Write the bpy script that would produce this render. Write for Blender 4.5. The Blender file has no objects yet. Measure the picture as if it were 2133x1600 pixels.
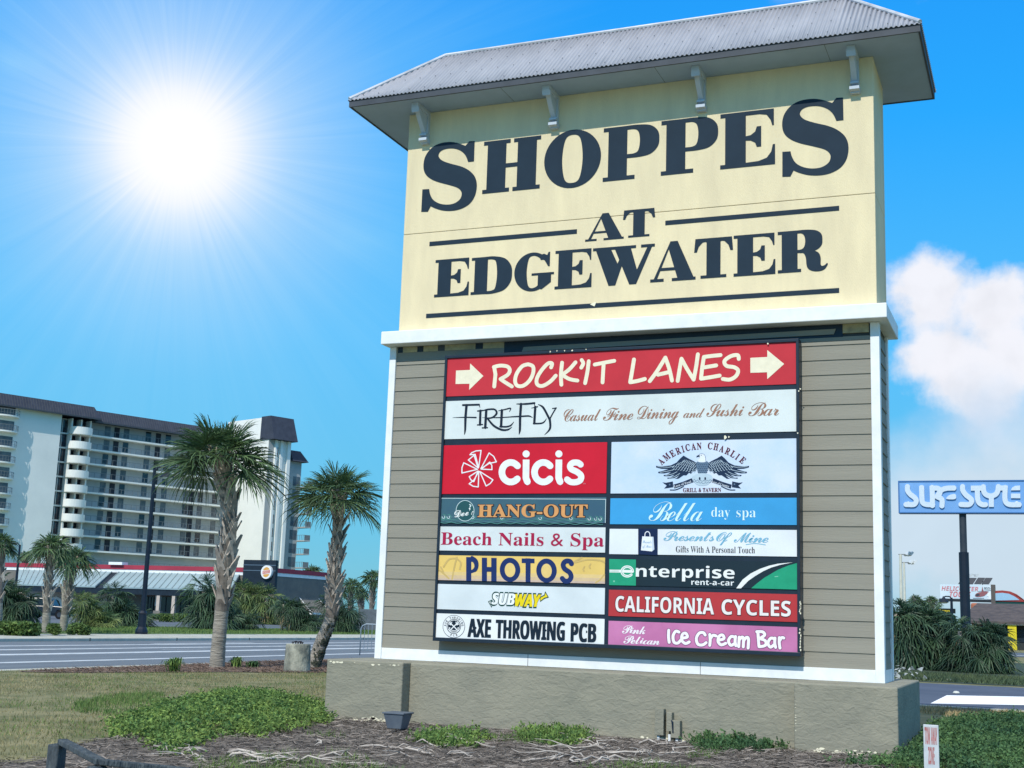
import bpy, math, random
import numpy as np
from mathutils import Vector, Matrix
from mathutils.geometry import delaunay_2d_cdt
rnd = random.Random(7)
SC = bpy.context.scene
COL = SC.collection
RAD = math.radians

# ------------------------------------------------------------------ camera
F = 2698.56                                   # focal length in photo pixels (photo is 2133 px wide)
CAM = np.array([9.510, -17.878, 0.6813])
YAW, PIT, ROL = -0.3929, 0.1783, 0.0343
FWD = np.array([math.sin(YAW)*math.cos(PIT), math.cos(YAW)*math.cos(PIT), math.sin(PIT)])
_r0 = np.array([math.cos(YAW), -math.sin(YAW), 0.0]); _u0 = np.cross(_r0, FWD)
RGT = math.cos(ROL)*_r0 + math.sin(ROL)*_u0
UPV = -math.sin(ROL)*_r0 + math.cos(ROL)*_u0
cd = bpy.data.cameras.new('camera'); cam = bpy.data.objects.new('camera', cd); COL.objects.link(cam)
cd.sensor_width = 36; cd.lens = 36*F/2133; cd.clip_start = 0.1; cd.clip_end = 3000
M = Matrix(((RGT[0], UPV[0], -FWD[0], CAM[0]), (RGT[1], UPV[1], -FWD[1], CAM[1]), (RGT[2], UPV[2], -FWD[2], CAM[2]), (0, 0, 0, 1)))
cam.matrix_world = M
SC.camera = cam

# ------------------------------------------------------------------ light
SUN_EL, SUN_AZ = RAD(43), RAD(-1)             # azimuth measured from -Y towards +X
sun_dir = Vector((math.sin(SUN_AZ)*math.cos(SUN_EL), -math.cos(SUN_AZ)*math.cos(SUN_EL), math.sin(SUN_EL)))
sl = bpy.data.lights.new('sun', 'SUN'); so = bpy.data.objects.new('sun', sl); COL.objects.link(so)
sl.energy = 3.55; sl.angle = RAD(0.5); sl.color = (1.0, 0.955, 0.87)
so.rotation_euler = (-sun_dir).to_track_quat('-Z', 'Y').to_euler()
SC.view_settings.view_transform = 'Standard'; SC.view_settings.look = 'None'
SC.view_settings.exposure = 0.0; SC.view_settings.gamma = 1.0

def lin(c):
    return tuple(((v/255)/12.92 if v/255 <= 0.04045 else ((v/255+0.055)/1.055)**2.4) for v in c)

def ray(u, v): return FWD + (u-1066.5)/F*RGT - (v-800)/F*UPV
def hy(u, v, y): d = ray(u, v); return CAM + d*(y-CAM[1])/d[1]
def hx(u, v, x): d = ray(u, v); return CAM + d*(x-CAM[0])/d[0]
def hz(u, v, z): d = ray(u, v); return CAM + d*(z-CAM[2])/d[2]
def at(u, v, dep): return CAM + ray(u, v)*dep
GZ = -0.85
def G(u, v): return hz(u, v, GZ)
def depth(P): return float((np.array(P)-CAM) @ FWD)

# world: Nishita daylight graded to the photograph's azure, a white zenith added for fill light, clouds and a glaring bright spot low in the left sky
W = bpy.data.worlds.new('World'); SC.world = W; W.use_nodes = True
nt = W.node_tree; N = nt.nodes; L = nt.links
for n in list(N): N.remove(n)
def node(t, **k):
    n = N.new(t)
    for a, b in k.items(): setattr(n, a, b)
    return n
def wmath(op, a, b=None, c=None, clamp=False):
    n = node('ShaderNodeMath', operation=op); n.use_clamp = clamp
    for i, x in enumerate((a, b, c)):
        if x is None: continue
        if isinstance(x, (int, float)): n.inputs[i].default_value = x
        else: L.new(x, n.inputs[i])
    return n.outputs[0]
def wvec(op, a, b):
    n = node('ShaderNodeVectorMath', operation=op)
    for i, x in enumerate((a, b)):
        if isinstance(x, (tuple, list, np.ndarray, Vector)): n.inputs[i].default_value = tuple(x)
        else: L.new(x, n.inputs[i])
    return n.outputs['Value'] if op in ('DOT_PRODUCT', 'LENGTH') else n.outputs[0]
def wmix(f, a, b, mode='MIX'):
    n = node('ShaderNodeMix', data_type='RGBA', blend_type=mode)
    for k, x in ((0, f), (6, a), (7, b)):
        if isinstance(x, (int, float)): n.inputs[k].default_value = x
        elif isinstance(x, tuple): n.inputs[k].default_value = (*x, 1)
        else: L.new(x, n.inputs[k])
    return n.outputs[2]
def wramp(x, stops, interp='EASE'):
    n = node('ShaderNodeValToRGB'); L.new(x, n.inputs[0]); e = n.color_ramp.elements; n.color_ramp.interpolation = interp
    for i, (p, c) in enumerate(stops):
        el = e[i] if i < 2 else e.new(p)
        el.position = p; el.color = (*c, 1) if isinstance(c, tuple) else (c, c, c, 1)
    return n.outputs[0]
tc = node('ShaderNodeTexCoord'); D = tc.outputs['Generated']
D = wvec('NORMALIZE', D, (0, 0, 0))
sky = node('ShaderNodeTexSky', sky_type='NISHITA'); sky.sun_disc = False
sky.sun_elevation = SUN_EL; sky.sun_rotation = math.pi - SUN_AZ; sky.dust_density = 0.3; sky.ozone_density = 2.0
sep = node('ShaderNodeSeparateXYZ'); L.new(D, sep.inputs[0])
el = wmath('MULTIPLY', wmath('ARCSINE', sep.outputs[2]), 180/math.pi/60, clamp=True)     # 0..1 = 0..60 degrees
grad = wramp(el, [(0.0, lin((112, 186, 206))), (0.06, lin((92, 188, 224))), (0.2, lin((74, 184, 246))), (0.36, lin((22, 164, 250))), (0.50, lin((4, 146, 246))), (0.6, lin((10, 138, 236))), (0.78, lin((196, 212, 224))), (1.0, lin((232, 232, 230)))], 'LINEAR')  # pale top stops lie above the view, added as neutral fill light
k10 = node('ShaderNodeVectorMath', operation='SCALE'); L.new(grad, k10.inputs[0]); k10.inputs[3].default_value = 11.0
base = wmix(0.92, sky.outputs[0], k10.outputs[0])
# clouds
def cloud(P, wide, tall, thr, soft, scale, seed, col, amount=1.0, amp=2.6):
    """one soft cloud bank round the direction P (a unit vector); wide/tall in degrees"""
    global base
    P = P/np.linalg.norm(P); R = np.cross(P, [0, 0, 1]); R /= np.linalg.norm(R); U = np.cross(R, P)
    a = wmath('DIVIDE', wvec('DOT_PRODUCT', D, R), math.sin(RAD(wide)))
    b = wmath('DIVIDE', wvec('DOT_PRODUCT', D, U), math.sin(RAD(tall)))
    front = wmath('GREATER_THAN', wvec('DOT_PRODUCT', D, P), 0.3)
    r = wmath('SQRT', wmath('ADD', wmath('MULTIPLY', a, a), wmath('MULTIPLY', b, b)))
    no = node('ShaderNodeTexNoise'); no.inputs['Scale'].default_value = scale; no.inputs['Detail'].default_value = 7; no.inputs['Roughness'].default_value = 0.58
    L.new(wvec('ADD', D, (seed, seed*0.7, 0)), no.inputs['Vector'])
    f = wmath('SUBTRACT', wmath('ADD', wmath('SUBTRACT', 1.0, r), wmath('MULTIPLY', wmath('SUBTRACT', no.outputs[0], 0.5), amp)), thr)
    f = wmath('MULTIPLY', wmath('DIVIDE', f, soft, clamp=True), wmath('MULTIPLY', front, amount))
    f = wramp(f, [(0, 0.0), (1, 1.0)])
    no2 = node('ShaderNodeTexNoise'); no2.inputs['Scale'].default_value = scale*1.6; no2.inputs['Detail'].default_value = 4
    L.new(wvec('ADD', D, (seed, seed, 0.05)), no2.inputs['Vector'])
    c = wramp(no2.outputs[0], [(0.35, tuple(10*x*0.92 for x in col)), (0.62, tuple(10*x for x in col))])
    base = wmix(f, base, c)
cloud(ray(2060, 1150), 13, 5.6, -0.1, 1.1, 5, 3.1, lin((216, 232, 246)), 0.84)
for (u_, v_, w_, t_, s_) in ((1955, 610, 2.3, 2.4, 8.3), (2062, 640, 2.8, 2.5, 3.9), (1950, 730, 2.2, 2.2, 5.5), (2110, 740, 2.9, 2.8, 7.1), (2020, 790, 2.8, 2.2, 2.6)): cloud(ray(u_, v_), w_, t_, 0.12, 0.5, 17, s_, lin((246, 246, 253)), 0.94, 1.7)
cloud(ray(2050, 860), 4.0, 2.6, 0.2, 1.0, 11, 1.7, lin((214, 230, 250)), 0.7)
cloud(ray(1740, -60), 4.5, 1.9, 0.1, 0.9, 10, 5.0, lin((228, 228, 242)), 0.8)
cloud(ray(20, 130), 3.0, 1.2, 0.3, 1.4, 9, 2.2, lin((150, 220, 255)), 0.5)
cloud(ray(760, 500), 4.0, 1.8, 0.3, 1.6, 8, 6.2, lin((140, 212, 255)), 0.55)
# the glare
P = ray(372, 305); P = P/np.linalg.norm(P); R_ = np.cross(P, [0, 0, 1]); R_ /= np.linalg.norm(R_); U_ = np.cross(R_, P)
ca = wvec('DOT_PRODUCT', D, P)
ang = wmath('MULTIPLY', wmath('ARCCOSINE', wmath('MINIMUM', ca, 1.0)), 180/math.pi)
phi = wmath('ARCTAN2', wvec('DOT_PRODUCT', D, U_), wvec('DOT_PRODUCT', D, R_))
rn = node('ShaderNodeTexNoise', noise_dimensions='2D'); rn.inputs['Scale'].default_value = 1.0; rn.inputs['Detail'].default_value = 5; rn.inputs['Roughness'].default_value = 0.7
cx = node('ShaderNodeCombineXYZ'); L.new(wmath('MULTIPLY', phi, 14.0), cx.inputs[0]); L.new(wmath('MULTIPLY', ang, 0.03), cx.inputs[1]); L.new(cx.outputs[0], rn.inputs['Vector'])
ray_n = wmath('SUBTRACT', rn.outputs[0], 0.5)
a2 = wmath('MULTIPLY', ang, wmath('SUBTRACT', 1.0, wmath('MULTIPLY', ray_n, 0.5)))
g = wramp(wmath('DIVIDE', a2, 20.0, clamp=True), [(0.0, 1.0), (0.05, 1.0), (0.10, 0.95), (0.15, 0.76), (0.22, 0.54), (0.32, 0.38), (0.46, 0.26), (0.66, 0.13), (1.0, 0.0)], 'B_SPLINE')
gc = wramp(wmath('DIVIDE', ang, 20.0, clamp=True), [(0.0, (10.5, 10.5, 10.5)), (0.12, (10.2, 10.15, 10.3)), (0.24, tuple(10*x for x in lin((222, 244, 255)))), (0.5, tuple(10*x for x in lin((168, 226, 255)))), (1.0, tuple(10*x for x in lin((140, 215, 255))))], 'LINEAR')
base = wmix(g, base, gc)
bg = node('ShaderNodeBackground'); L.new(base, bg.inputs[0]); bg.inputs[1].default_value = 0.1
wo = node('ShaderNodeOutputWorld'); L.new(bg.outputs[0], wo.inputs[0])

# ------------------------------------------------------------------ materials
MATS = {}
def mat(name, rgb, rough=0.7, var=0.12, vscale=3.0, bump=0.0, bscale=20.0, metal=0.0, spec=0.3, rgb2=None, island=0.0, distort=0.0, det=6.0, stretch=None, trans=0.0):
    """rgb is the colour as a surface shows it in full sun (sRGB), taken down a little to an albedo"""
    if name in MATS: return MATS[name]
    m = bpy.data.materials.new(name); m.use_nodes = True; MATS[name] = m
    t = m.node_tree; b = t.nodes['Principled BSDF']; n = t.nodes; l = t.links
    c = lin(rgb); c2 = lin(rgb2) if rgb2 else tuple(x*(1-var*2) for x in c)
    c1 = c if rgb2 else tuple(min(1, x*(1+var)) for x in c)
    co = n.new('ShaderNodeTexCoord'); src = co.outputs['Object']
    if stretch:
        mp = n.new('ShaderNodeMapping'); mp.inputs['Scale'].default_value = stretch; l.new(src, mp.inputs[0]); src = mp.outputs[0]
    if var > 0 or rgb2:
        no = n.new('ShaderNodeTexNoise'); no.inputs['Scale'].default_value = vscale; no.inputs['Detail'].default_value = det; no.inputs['Roughness'].default_value = 0.62; no.inputs['Distortion'].default_value = distort
        l.new(src, no.inputs[0])
        cr = n.new('ShaderNodeValToRGB'); cr.color_ramp.elements[0].position = 0.34; cr.color_ramp.elements[1].position = 0.66
        cr.color_ramp.elements[0].color = (*c2, 1); cr.color_ramp.elements[1].color = (*c1, 1); l.new(no.outputs[0], cr.inputs[0]); out = cr.outputs[0]
        if island:
            ge = n.new('ShaderNodeNewGeometry'); mr = n.new('ShaderNodeMapRange'); mr.inputs[3].default_value = 1-island; mr.inputs[4].default_value = 1+island
            l.new(ge.outputs['Random Per Island'], mr.inputs[0]); sc_ = n.new('ShaderNodeVectorMath'); sc_.operation = 'SCALE'; l.new(out, sc_.inputs[0]); l.new(mr.outputs[0], sc_.inputs[3]); out = sc_.outputs[0]
        l.new(out, b.inputs['Base Color'])
    else: b.inputs['Base Color'].default_value = (*c, 1)
    b.inputs['Roughness'].default_value = rough; b.inputs['Metallic'].default_value = metal; b.inputs['Specular IOR Level'].default_value = spec
    if bump:
        nb = n.new('ShaderNodeTexNoise'); nb.inputs['Scale'].default_value = bscale; nb.inputs['Detail'].default_value = 5; nb.inputs['Distortion'].default_value = distort; l.new(src, nb.inputs[0])
        bp = n.new('ShaderNodeBump'); bp.inputs['Strength'].default_value = min(1, bump); bp.inputs['Distance'].default_value = 0.02*max(1, bump); l.new(nb.outputs[0], bp.inputs['Height']); l.new(bp.outputs[0], b.inputs['Normal'])
    if trans:
        tr_ = n.new('ShaderNodeBsdfTranslucent'); l.new(out if (var > 0 or rgb2) else b.outputs[0], tr_.inputs[0]) if (var > 0 or rgb2) else None
        mx = n.new('ShaderNodeMixShader'); mx.inputs[0].default_value = trans; l.new(b.outputs[0], mx.inputs[1]); l.new(tr_.outputs[0], mx.inputs[2]); l.new(mx.outputs[0], n['Material Output'].inputs[0])
    return m
def flat(rgb, rough=0.5):
    return mat('paint_%02x%02x%02x' % rgb, rgb, rough, var=0.035, vscale=9, spec=.12)

# ------------------------------------------------------------------ mesh helpers
class MB:
    def __init__(s): s.v = []; s.f = []; s.m = []
    def add(s, vs, fs, mi=0):
        o = len(s.v); s.v += [tuple(map(float, p)) for p in vs]; s.f += [tuple(o+i for i in f) for f in fs]; s.m += [mi]*len(fs)
    def box(s, x0, x1, y0, y1, z0, z1, mi=0):
        s.add([(x0, y0, z0), (x1, y0, z0), (x1, y1, z0), (x0, y1, z0), (x0, y0, z1), (x1, y0, z1), (x1, y1, z1), (x0, y1, z1)],
              [(0, 3, 2, 1), (4, 5, 6, 7), (0, 1, 5, 4), (1, 2, 6, 5), (2, 3, 7, 6), (3, 0, 4, 7)], mi)
    def obox(s, o, ax, ay, az, mi=0):
        """box from corner o along the three edge vectors"""
        o, ax, ay, az = map(lambda q: np.array(q, float), (o, ax, ay, az))
        s.add([o, o+ax, o+ax+ay, o+ay, o+az, o+ax+az, o+ax+ay+az, o+ay+az], [(0, 3, 2, 1), (4, 5, 6, 7), (0, 1, 5, 4), (1, 2, 6, 5), (2, 3, 7, 6), (3, 0, 4, 7)], mi)
    def prism(s, poly, off, mi=0):
        """planar 3-D polygon extruded by the vector off"""
        n = len(poly); a = [np.array(p, float) for p in poly]; b = [p+np.array(off, float) for p in a]
        s.add(a+b, [tuple(range(n-1, -1, -1)), tuple(range(n, 2*n))]+[(i, (i+1) % n, n+(i+1) % n, n+i) for i in range(n)], mi)
    def tube(s, pts, rad, k=8, mi=0, cap=True):
        pts = [np.array(p, float) for p in pts]; n = len(pts)
        if not hasattr(rad, '__len__'): rad = [rad]*n
        vs = []; fs = []; prev = None
        for i, p in enumerate(pts):
            t = pts[min(i+1, n-1)]-pts[max(i-1, 0)]; t = t/(np.linalg.norm(t)+1e-9)
            if prev is None:
                ref = np.array([0, 0, 1.0]) if abs(t[2]) < 0.9 else np.array([1.0, 0, 0]); a = np.cross(t, ref)
            else: a = prev-t*(prev@t)
            a /= np.linalg.norm(a)+1e-9; prev = a; b = np.cross(t, a)
            for j in range(k):
                w = 2*math.pi*j/k; vs.append(p+rad[i]*(math.cos(w)*a+math.sin(w)*b))
        for i in range(n-1):
            for j in range(k): fs.append((i*k+j, i*k+(j+1) % k, (i+1)*k+(j+1) % k, (i+1)*k+j))
        if cap: fs += [tuple(range(k-1, -1, -1)), tuple((n-1)*k+j for j in range(k))]
        s.add(vs, fs, mi)
    def lathe(s, c, prof, k=16, mi=0):
        s.tube([(c[0], c[1], c[2]+z) for r, z in prof], [r for r, z in prof], k, mi)
    def build(s, name, mats, parent=None, smooth=False, loc=None):
        me = bpy.data.meshes.new(name)
        o = np.array(loc if loc is not None else (0, 0, 0), float)
        me.from_pydata([(p[0]-o[0], p[1]-o[1], p[2]-o[2]) for p in s.v], [], s.f)
        mats = mats if isinstance(mats, (list, tuple)) else [mats]
        for m in mats: me.materials.append(m)
        if len(mats) > 1: me.polygons.foreach_set('material_index', s.m)
        if smooth: me.polygons.foreach_set('use_smooth', [True]*len(me.polygons))
        me.update()
        ob = bpy.data.objects.new(name, me); COL.objects.link(ob)
        if parent is not None: ob.parent = parent
        if loc is not None: ob.location = o
        return ob
def tag(o, label=None, cat=None, group=None, kind=None):
    for k, v in (('label', label), ('category', cat), ('group', group), ('kind', kind)):
        if v: o[k] = v
    return o
def empty(name, loc, label, cat, group=None, rz=0.0):
    o = bpy.data.objects.new(name, None); COL.objects.link(o); o.location = loc; o.rotation_euler = (0, 0, rz); o.empty_display_size = 0.2
    return tag(o, label, cat, group)
def bevel(o, w=0.01, seg=2):
    md = o.modifiers.new('bevel', 'BEVEL'); md.width = w; md.segments = seg; md.limit_method = 'ANGLE'; return o
def copy_tree(o, parent=None):
    c = o.copy(); COL.objects.link(c)
    if parent is not None: c.parent = parent
    for ch in list(o.children): copy_tree(ch, c)
    return c

# flat graphics: painter's algorithm on a constrained triangulation, the last polygon over a spot wins
def smooth(pts, n=6, closed=True):
    P = [np.array(p, float) for p in pts]; out = []; m = len(P)
    rng = range(m) if closed else range(m-1)
    for i in rng:
        if closed: p0, p1, p2, p3 = P[i-1], P[i], P[(i+1) % m], P[(i+2) % m]
        else: p0, p1, p2, p3 = P[max(i-1, 0)], P[i], P[i+1], P[min(i+2, m-1)]
        for k in range(n):
            t = k/n
            out.append(0.5*((2*p1)+(-p0+p2)*t+(2*p0-5*p1+4*p2-p3)*t*t+(-p0+3*p1-3*p2+p3)*t**3))
    if not closed: out.append(P[-1])
    return out
def ell(cx, cy, rx, ry, a0=0, a1=360, n=28):
    return [(cx+rx*math.cos(RAD(a0+(a1-a0)*i/n)), cy+ry*math.sin(RAD(a0+(a1-a0)*i/n))) for i in range(n + (0 if a1-a0 == 360 else 1))]
def stroke(pts, w, key, curve=False, n=5, capk=10, taper=None, butt=False):
    """polygons of a brush line of width w through pts"""
    P = smooth(pts, n, False) if curve and len(pts) > 2 else [np.array(p, float) for p in pts]
    out = []; m = len(P)
    ws = [w if taper is None else w*max(.12, float(np.interp(i/(m-1), np.linspace(0, 1, len(taper)), taper))) for i in range(m)]
    for i in range(m-1):
        d = P[i+1]-P[i]; l = np.linalg.norm(d)
        if l < 1e-6: continue
        q = np.array([-d[1], d[0]])/l/2
        out.append(([P[i]+q*ws[i], P[i+1]+q*ws[i+1], P[i+1]-q*ws[i+1], P[i]-q*ws[i]], key))
    for i in range(m):
        if butt and i in (0, m-1): continue
        if ws[i] < .3*w: continue
        out.append((ell(P[i][0], P[i][1], ws[i]/2, ws[i]/2, n=capk), key))
    return out
def paint(name, layers, colors, parent, y, fr=None, mp=None, eps=1e-5, place=None):
    """layers: [(polygon, key)], later ones on top, key None cuts; colors: {key: material}; mp maps a 2-D point to (x, z) on the plane"""
    jr = random.Random(len(layers)); P2 = []
    for poly, key in layers:
        q = [mp(p) if mp else (float(p[0]), float(p[1])) for p in poly]
        A = sum(q[i-1][0]*q[i][1]-q[i][0]*q[i-1][1] for i in range(len(q)))
        if abs(A) < 1e-9: continue
        if A < 0: q = q[::-1]
        P2.append((q, key, abs(A)/2))
    names = [k for k in colors]; lim = {k: sum(a for _, kk, a in P2 if kk == k) for k in names}
    for attempt in range(12):
        vs = []; fs = []; keys = []; jt = 0 if attempt == 0 else 4e-5*attempt
        for q, key, a in P2:
            o = len(vs); vs += [Vector((p[0]+jr.uniform(-jt, jt), p[1]+jr.uniform(-jt, jt))) for p in q]; fs.append(list(range(o, o+len(q)))); keys.append(key)
        r = delaunay_2d_cdt(vs, [], fs, 1, eps, True); got = {k: 0.0 for k in names}
        for f, of in zip(r[2], r[5]):
            if not of or keys[max(of)] is None: continue
            pp = [r[0][i] for i in f]; got[keys[max(of)]] += abs(sum(pp[i-1][0]*pp[i][1]-pp[i][0]*pp[i-1][1] for i in range(len(pp))))/2
        if all(got[k] <= lim[k]*1.01+1e-7 for k in names): break
    b = MB(); V3 = [place(p) if place else (p[0], y, p[1]) for p in r[0]]
    F3 = []; mi = []
    for f, of in zip(r[2], r[5]):
        if not of: continue
        k = keys[max(of)]
        if k is None: continue
        F3.append(tuple(f)); mi.append(names.index(k))
    b.v = V3; b.f = F3; b.m = mi
    return b.build(name, [colors[k] for k in names], parent)

def bold_map(s, base):
    o = ''
    for c in s:
        if 'A' <= c <= 'Z': o += chr(base+ord(c)-65)
        elif 'a' <= c <= 'z': o += chr(base+26+ord(c)-97)
        else: o += c
    return o
SERIF, SANS, SANSI, SCRIPT, SERIFI = 0x1D400, 0x1D5D4, 0x1D63C, 0x1D4D0, 0x1D468
_tc = {}
def text_mesh(body, base=None, off=0.0, spc=1.0):
    key = (body, base, off, spc)
    if key in _tc: return _tc[key]
    c = bpy.data.curves.new('lettering', 'FONT'); c.body = bold_map(body, base) if base else body; c.offset = off; c.space_character = spc; c.resolution_u = 5
    o = bpy.data.objects.new('lettering', c); COL.objects.link(o)
    dg = bpy.context.evaluated_depsgraph_get(); dg.update()
    me = bpy.data.meshes.new_from_object(o.evaluated_get(dg))
    v = np.array([p.co[:2] for p in me.vertices]).reshape(-1, 2); f = [tuple(p.vertices) for p in me.polygons]
    bpy.data.objects.remove(o); bpy.data.curves.remove(c); bpy.data.meshes.remove(me)
    _tc[key] = (v, f); return v, f
def text_on(body, base, y, m, parent, x0, x1, ztop, zbase, off=0.0, first=None, skew=0.0, rot=0.0, name='lettering', spc=1.0):
    """lettering on the plane y, from x0 to x1, first letter from zbase up to ztop"""
    v, f = text_mesh(body, base, off, spc)
    fv, _ = text_mesh(first or body[0], base, off)
    y0, y1 = fv[:, 1].min(), fv[:, 1].max(); mnx, mxx = v[:, 0].min(), v[:, 0].max()
    z = (v[:, 1]-y0)/(y1-y0)*(ztop-zbase); x = (v[:, 0]-mnx)/(mxx-mnx)*(x1-x0)+skew*z
    c, s = math.cos(rot), math.sin(rot)
    b = MB(); b.v = [(x0+a*c-d*s, y, zbase+a*s+d*c) for a, d in zip(x, z)]; b.f = f; b.m = [0]*len(f)
    return b.build(name, m, parent)
# ================================================================== the shopping-centre sign
CREAM = mat('cream_stucco', (240, 224, 184), 0.88, var=0.0, rgb2=(225, 210, 174), vscale=1.5, bump=0.35, bscale=90, stretch=(2.0, 1, .4))
BASEM = mat('olive_stucco', (152, 149, 132), 0.9, rgb2=(136, 135, 121), vscale=1.6, bump=0.75, bscale=9.0, distort=1.0, stretch=(1, 1, 1.8))
SIDING = mat('taupe_siding', (146, 143, 131), 0.75, var=0.04, vscale=2.0, bump=0.25, bscale=40, stretch=(0.15, 1, 3))
WHITE = mat('white_trim', (242, 244, 243), 0.6, rgb2=(228, 232, 232), vscale=4)
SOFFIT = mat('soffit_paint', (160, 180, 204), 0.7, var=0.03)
BRACK = mat('bracket_paint', (194, 204, 214), 0.6, var=0.03)
TIN = mat('corrugated_tin', (166, 169, 178), 0.6, rgb2=(150, 154, 164), vscale=1.4, metal=0.1, spec=0.25, stretch=(3, 1, 0.6))
FASCIA = mat('dark_fascia', (72, 78, 86), 0.6)
NAVY = mat('navy_vinyl', (38, 54, 68), 0.6, var=0.05, vscale=3, spec=.12)
DARKF = mat('cabinet_black', (34, 48, 62), 0.4, var=0.08, vscale=5)
TAN = mat('bare_sheathing', (196, 182, 140), 0.85, rgb2=(150, 142, 118), vscale=6)
CHIP = mat('chipped_paint', (238, 232, 205), 0.85, var=0.05)
sign = empty('shopping_center_sign', (3.75, 0.5, GZ), 'huge cream and taupe roofed shopping plaza sign standing on a rough olive stucco base', 'sign')
def P_(o): o.parent = sign; o.matrix_parent_inverse = Matrix.Translation((-3.75, -0.5, -GZ)); return o
def chamf(m, w=0.012): return bevel(m, w, 2)

# stucco base: left pier, recessed middle, right pier
b = MB(); b.box(-0.24, 1.0, -1.03, 1.9, -1.3, 0.0); P_(chamf(b.build('base_pier', BASEM), 0.02))
b = MB(); b.box(1.0, 6.51, -0.80, 1.9, -1.3, -0.004); P_(chamf(b.build('base_wall', BASEM), 0.02))
b = MB(); b.box(6.51, 7.77, -1.03, 1.9, -1.3, 0.0); P_(chamf(b.build('base_pier', BASEM), 0.02))
# chipped plaster along the edges of the base
b = MB(); rc = random.Random(3)
def chip(x, z, y, s, ny=True):
    k = 7; pts = [(x+s*rc.uniform(.5, 1.2)*math.cos(6.283*i/k), y, z+s*.55*rc.uniform(.4, 1.2)*math.sin(6.283*i/k)) for i in range(k)]
    b.prism(pts[::-1], (0, -0.004, 0))
for x in (-.17, -.12, -.06, .0, .22, .52, .62, .8, .86, .93): chip(x, -.03-rc.random()*.02, -1.03, rc.uniform(.012, .035))
for i in range(26): chip(rc.uniform(-.2, .95), -.84+rc.uniform(-.03, .05), -1.03, rc.choice((.015, .03, .05, .09)))
for i in range(24): chip(rc.choice((rc.uniform(3.1, 3.8), rc.uniform(4.4, 5.4), rc.uniform(5.9, 6.45))), -.82+rc.uniform(-.03, .03), -.80, rc.choice((.012, .02, .035, .06)))
for i in range(20): chip(6.6+rc.random()*1.0, -.83+rc.uniform(-.03, .03)+.02, -1.03, rc.choice((.015, .025, .04)))
for i in range(9): chip(6.53, rc.uniform(-.75, -.25), -1.03, rc.uniform(.004, .014))
P_(b.build('chipped_plaster', CHIP))

# lower storey: lapped siding boards on a core
SP = 0.2085
def lap(name, o, along, outw, length, z0, z1):
    b = MB(); n = int(math.ceil((z1-z0)/SP)); al = np.array(along, float); ou = np.array(outw, float); o = np.array(o, float)
    for i in range(n):
        a = z0+i*SP; t = min(a+SP+0.012, z1)
        p = [o+ou*0.0+(0, 0, a), o+ou*0.019+(0, 0, a), o+ou*0.004+(0, 0, t), o+(0, 0, t)]
        b.prism(p, al*length)
    return P_(b.build(name, SIDING))
b = MB(); b.box(0.03, 7.47, 0.02, 1.05, 0.0, 4.83); P_(b.build('core_wall', mat('core', (70, 72, 70))))
lap('siding', (0.11, 0.02, 0.165), (1, 0, 0), (0, -1, 0), 7.28, 0, 4.47)
lap('siding', (7.47, 0.12, 0.165), (0, 1, 0), (1, 0, 0), 0.84, 0, 4.6)
b = MB(); b.box(0.11, 7.39, -0.012, 0.02, 0.0, 0.165); P_(chamf(b.build('base_trim', WHITE), 0.004))
for xx in (2.5, 5.05):
    b = MB(); b.box(xx, xx+0.006, -0.0145, -0.011, 0.0, 0.165); P_(b.build('trim_joint', DARKF))
b = MB(); b.box(7.47, 7.50, 0.13, 0.94, 0.0, 0.165); P_(b.build('base_trim', WHITE))
for x0, x1, ya, yb in ((0, .11, -.03, .10), (7.39, 7.51, -.03, .12), (7.44, 7.51, .96, 1.08)):
    b = MB(); b.box(x0, x1, ya, yb, 0.0, 4.83); P_(chamf(b.build('corner_board', WHITE), 0.006))
# damaged strip under the cornice: bare sheathing, dark gaps, a loose board
b = MB(); b.box(0.11, 1.95, 0.0, 0.02, 4.635, 4.83); P_(b.build('bare_strip', SIDING))
def pz(u, v, y): q = hy(u, v, y); return q[0], q[2]
for x0, x1, m in ((.13, .22, DARKF), (.22, .47, TAN), (.47, .58, DARKF), (.58, .83, TAN), (.83, .95, FASCIA), (.95, 1.47, TAN), (1.47, 1.6, DARKF), (1.6, 1.95, TAN)):
    b = MB(); b.box(x0, x1, -0.008 if m is TAN else -.003, 0.0, 4.74, 4.83); P_(b.build('sheathing_gap' if m is not TAN else 'sheathing', m))
b = MB(); b.box(1.95, 7.02, 0.0, 0.02, 4.65, 4.83); P_(b.build('open_gap', DARKF))
b = MB(); b.prism([(2.25, -.02, 4.66), (6.9, -.02, 4.69), (6.93, -.02, 4.765), (2.28, -.02, 4.73)], (0, .012, 0)); P_(b.build('loose_board', SIDING))
b = MB(); b.box(7.02, 7.37, -0.006, 0.02, 4.70, 4.83); P_(b.build('sheathing', TAN))
b = MB(); b.box(0.11, 7.39, 0.002, 0.02, 4.6, 4.655); P_(b.build('siding', SIDING))
# cornice
b = MB(); b.box(-0.05, 7.64, -0.26, 1.2, 4.835, 5.04); P_(chamf(b.build('cornice', WHITE), 0.012))
# cream storey in two lifts with a joint between them
xL, xR, yF, yB = 0.155, 7.49, -0.06, 1.14
zj0 = 6.66
b = MB(); b.box(xL, xR, yF, yB, 5.04, zj0); P_(chamf(b.build('cream_wall', CREAM), 0.008))
b = MB(); b.box(xL, xR, yF, yB, zj0+.006, 8.69); P_(chamf(b.build('cream_wall', CREAM), 0.008))
b = MB(); b.box(xL+.01, xR-.01, yF+.01, yB-.01, zj0-.01, zj0+.02); P_(b.build('joint', FASCIA))
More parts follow.
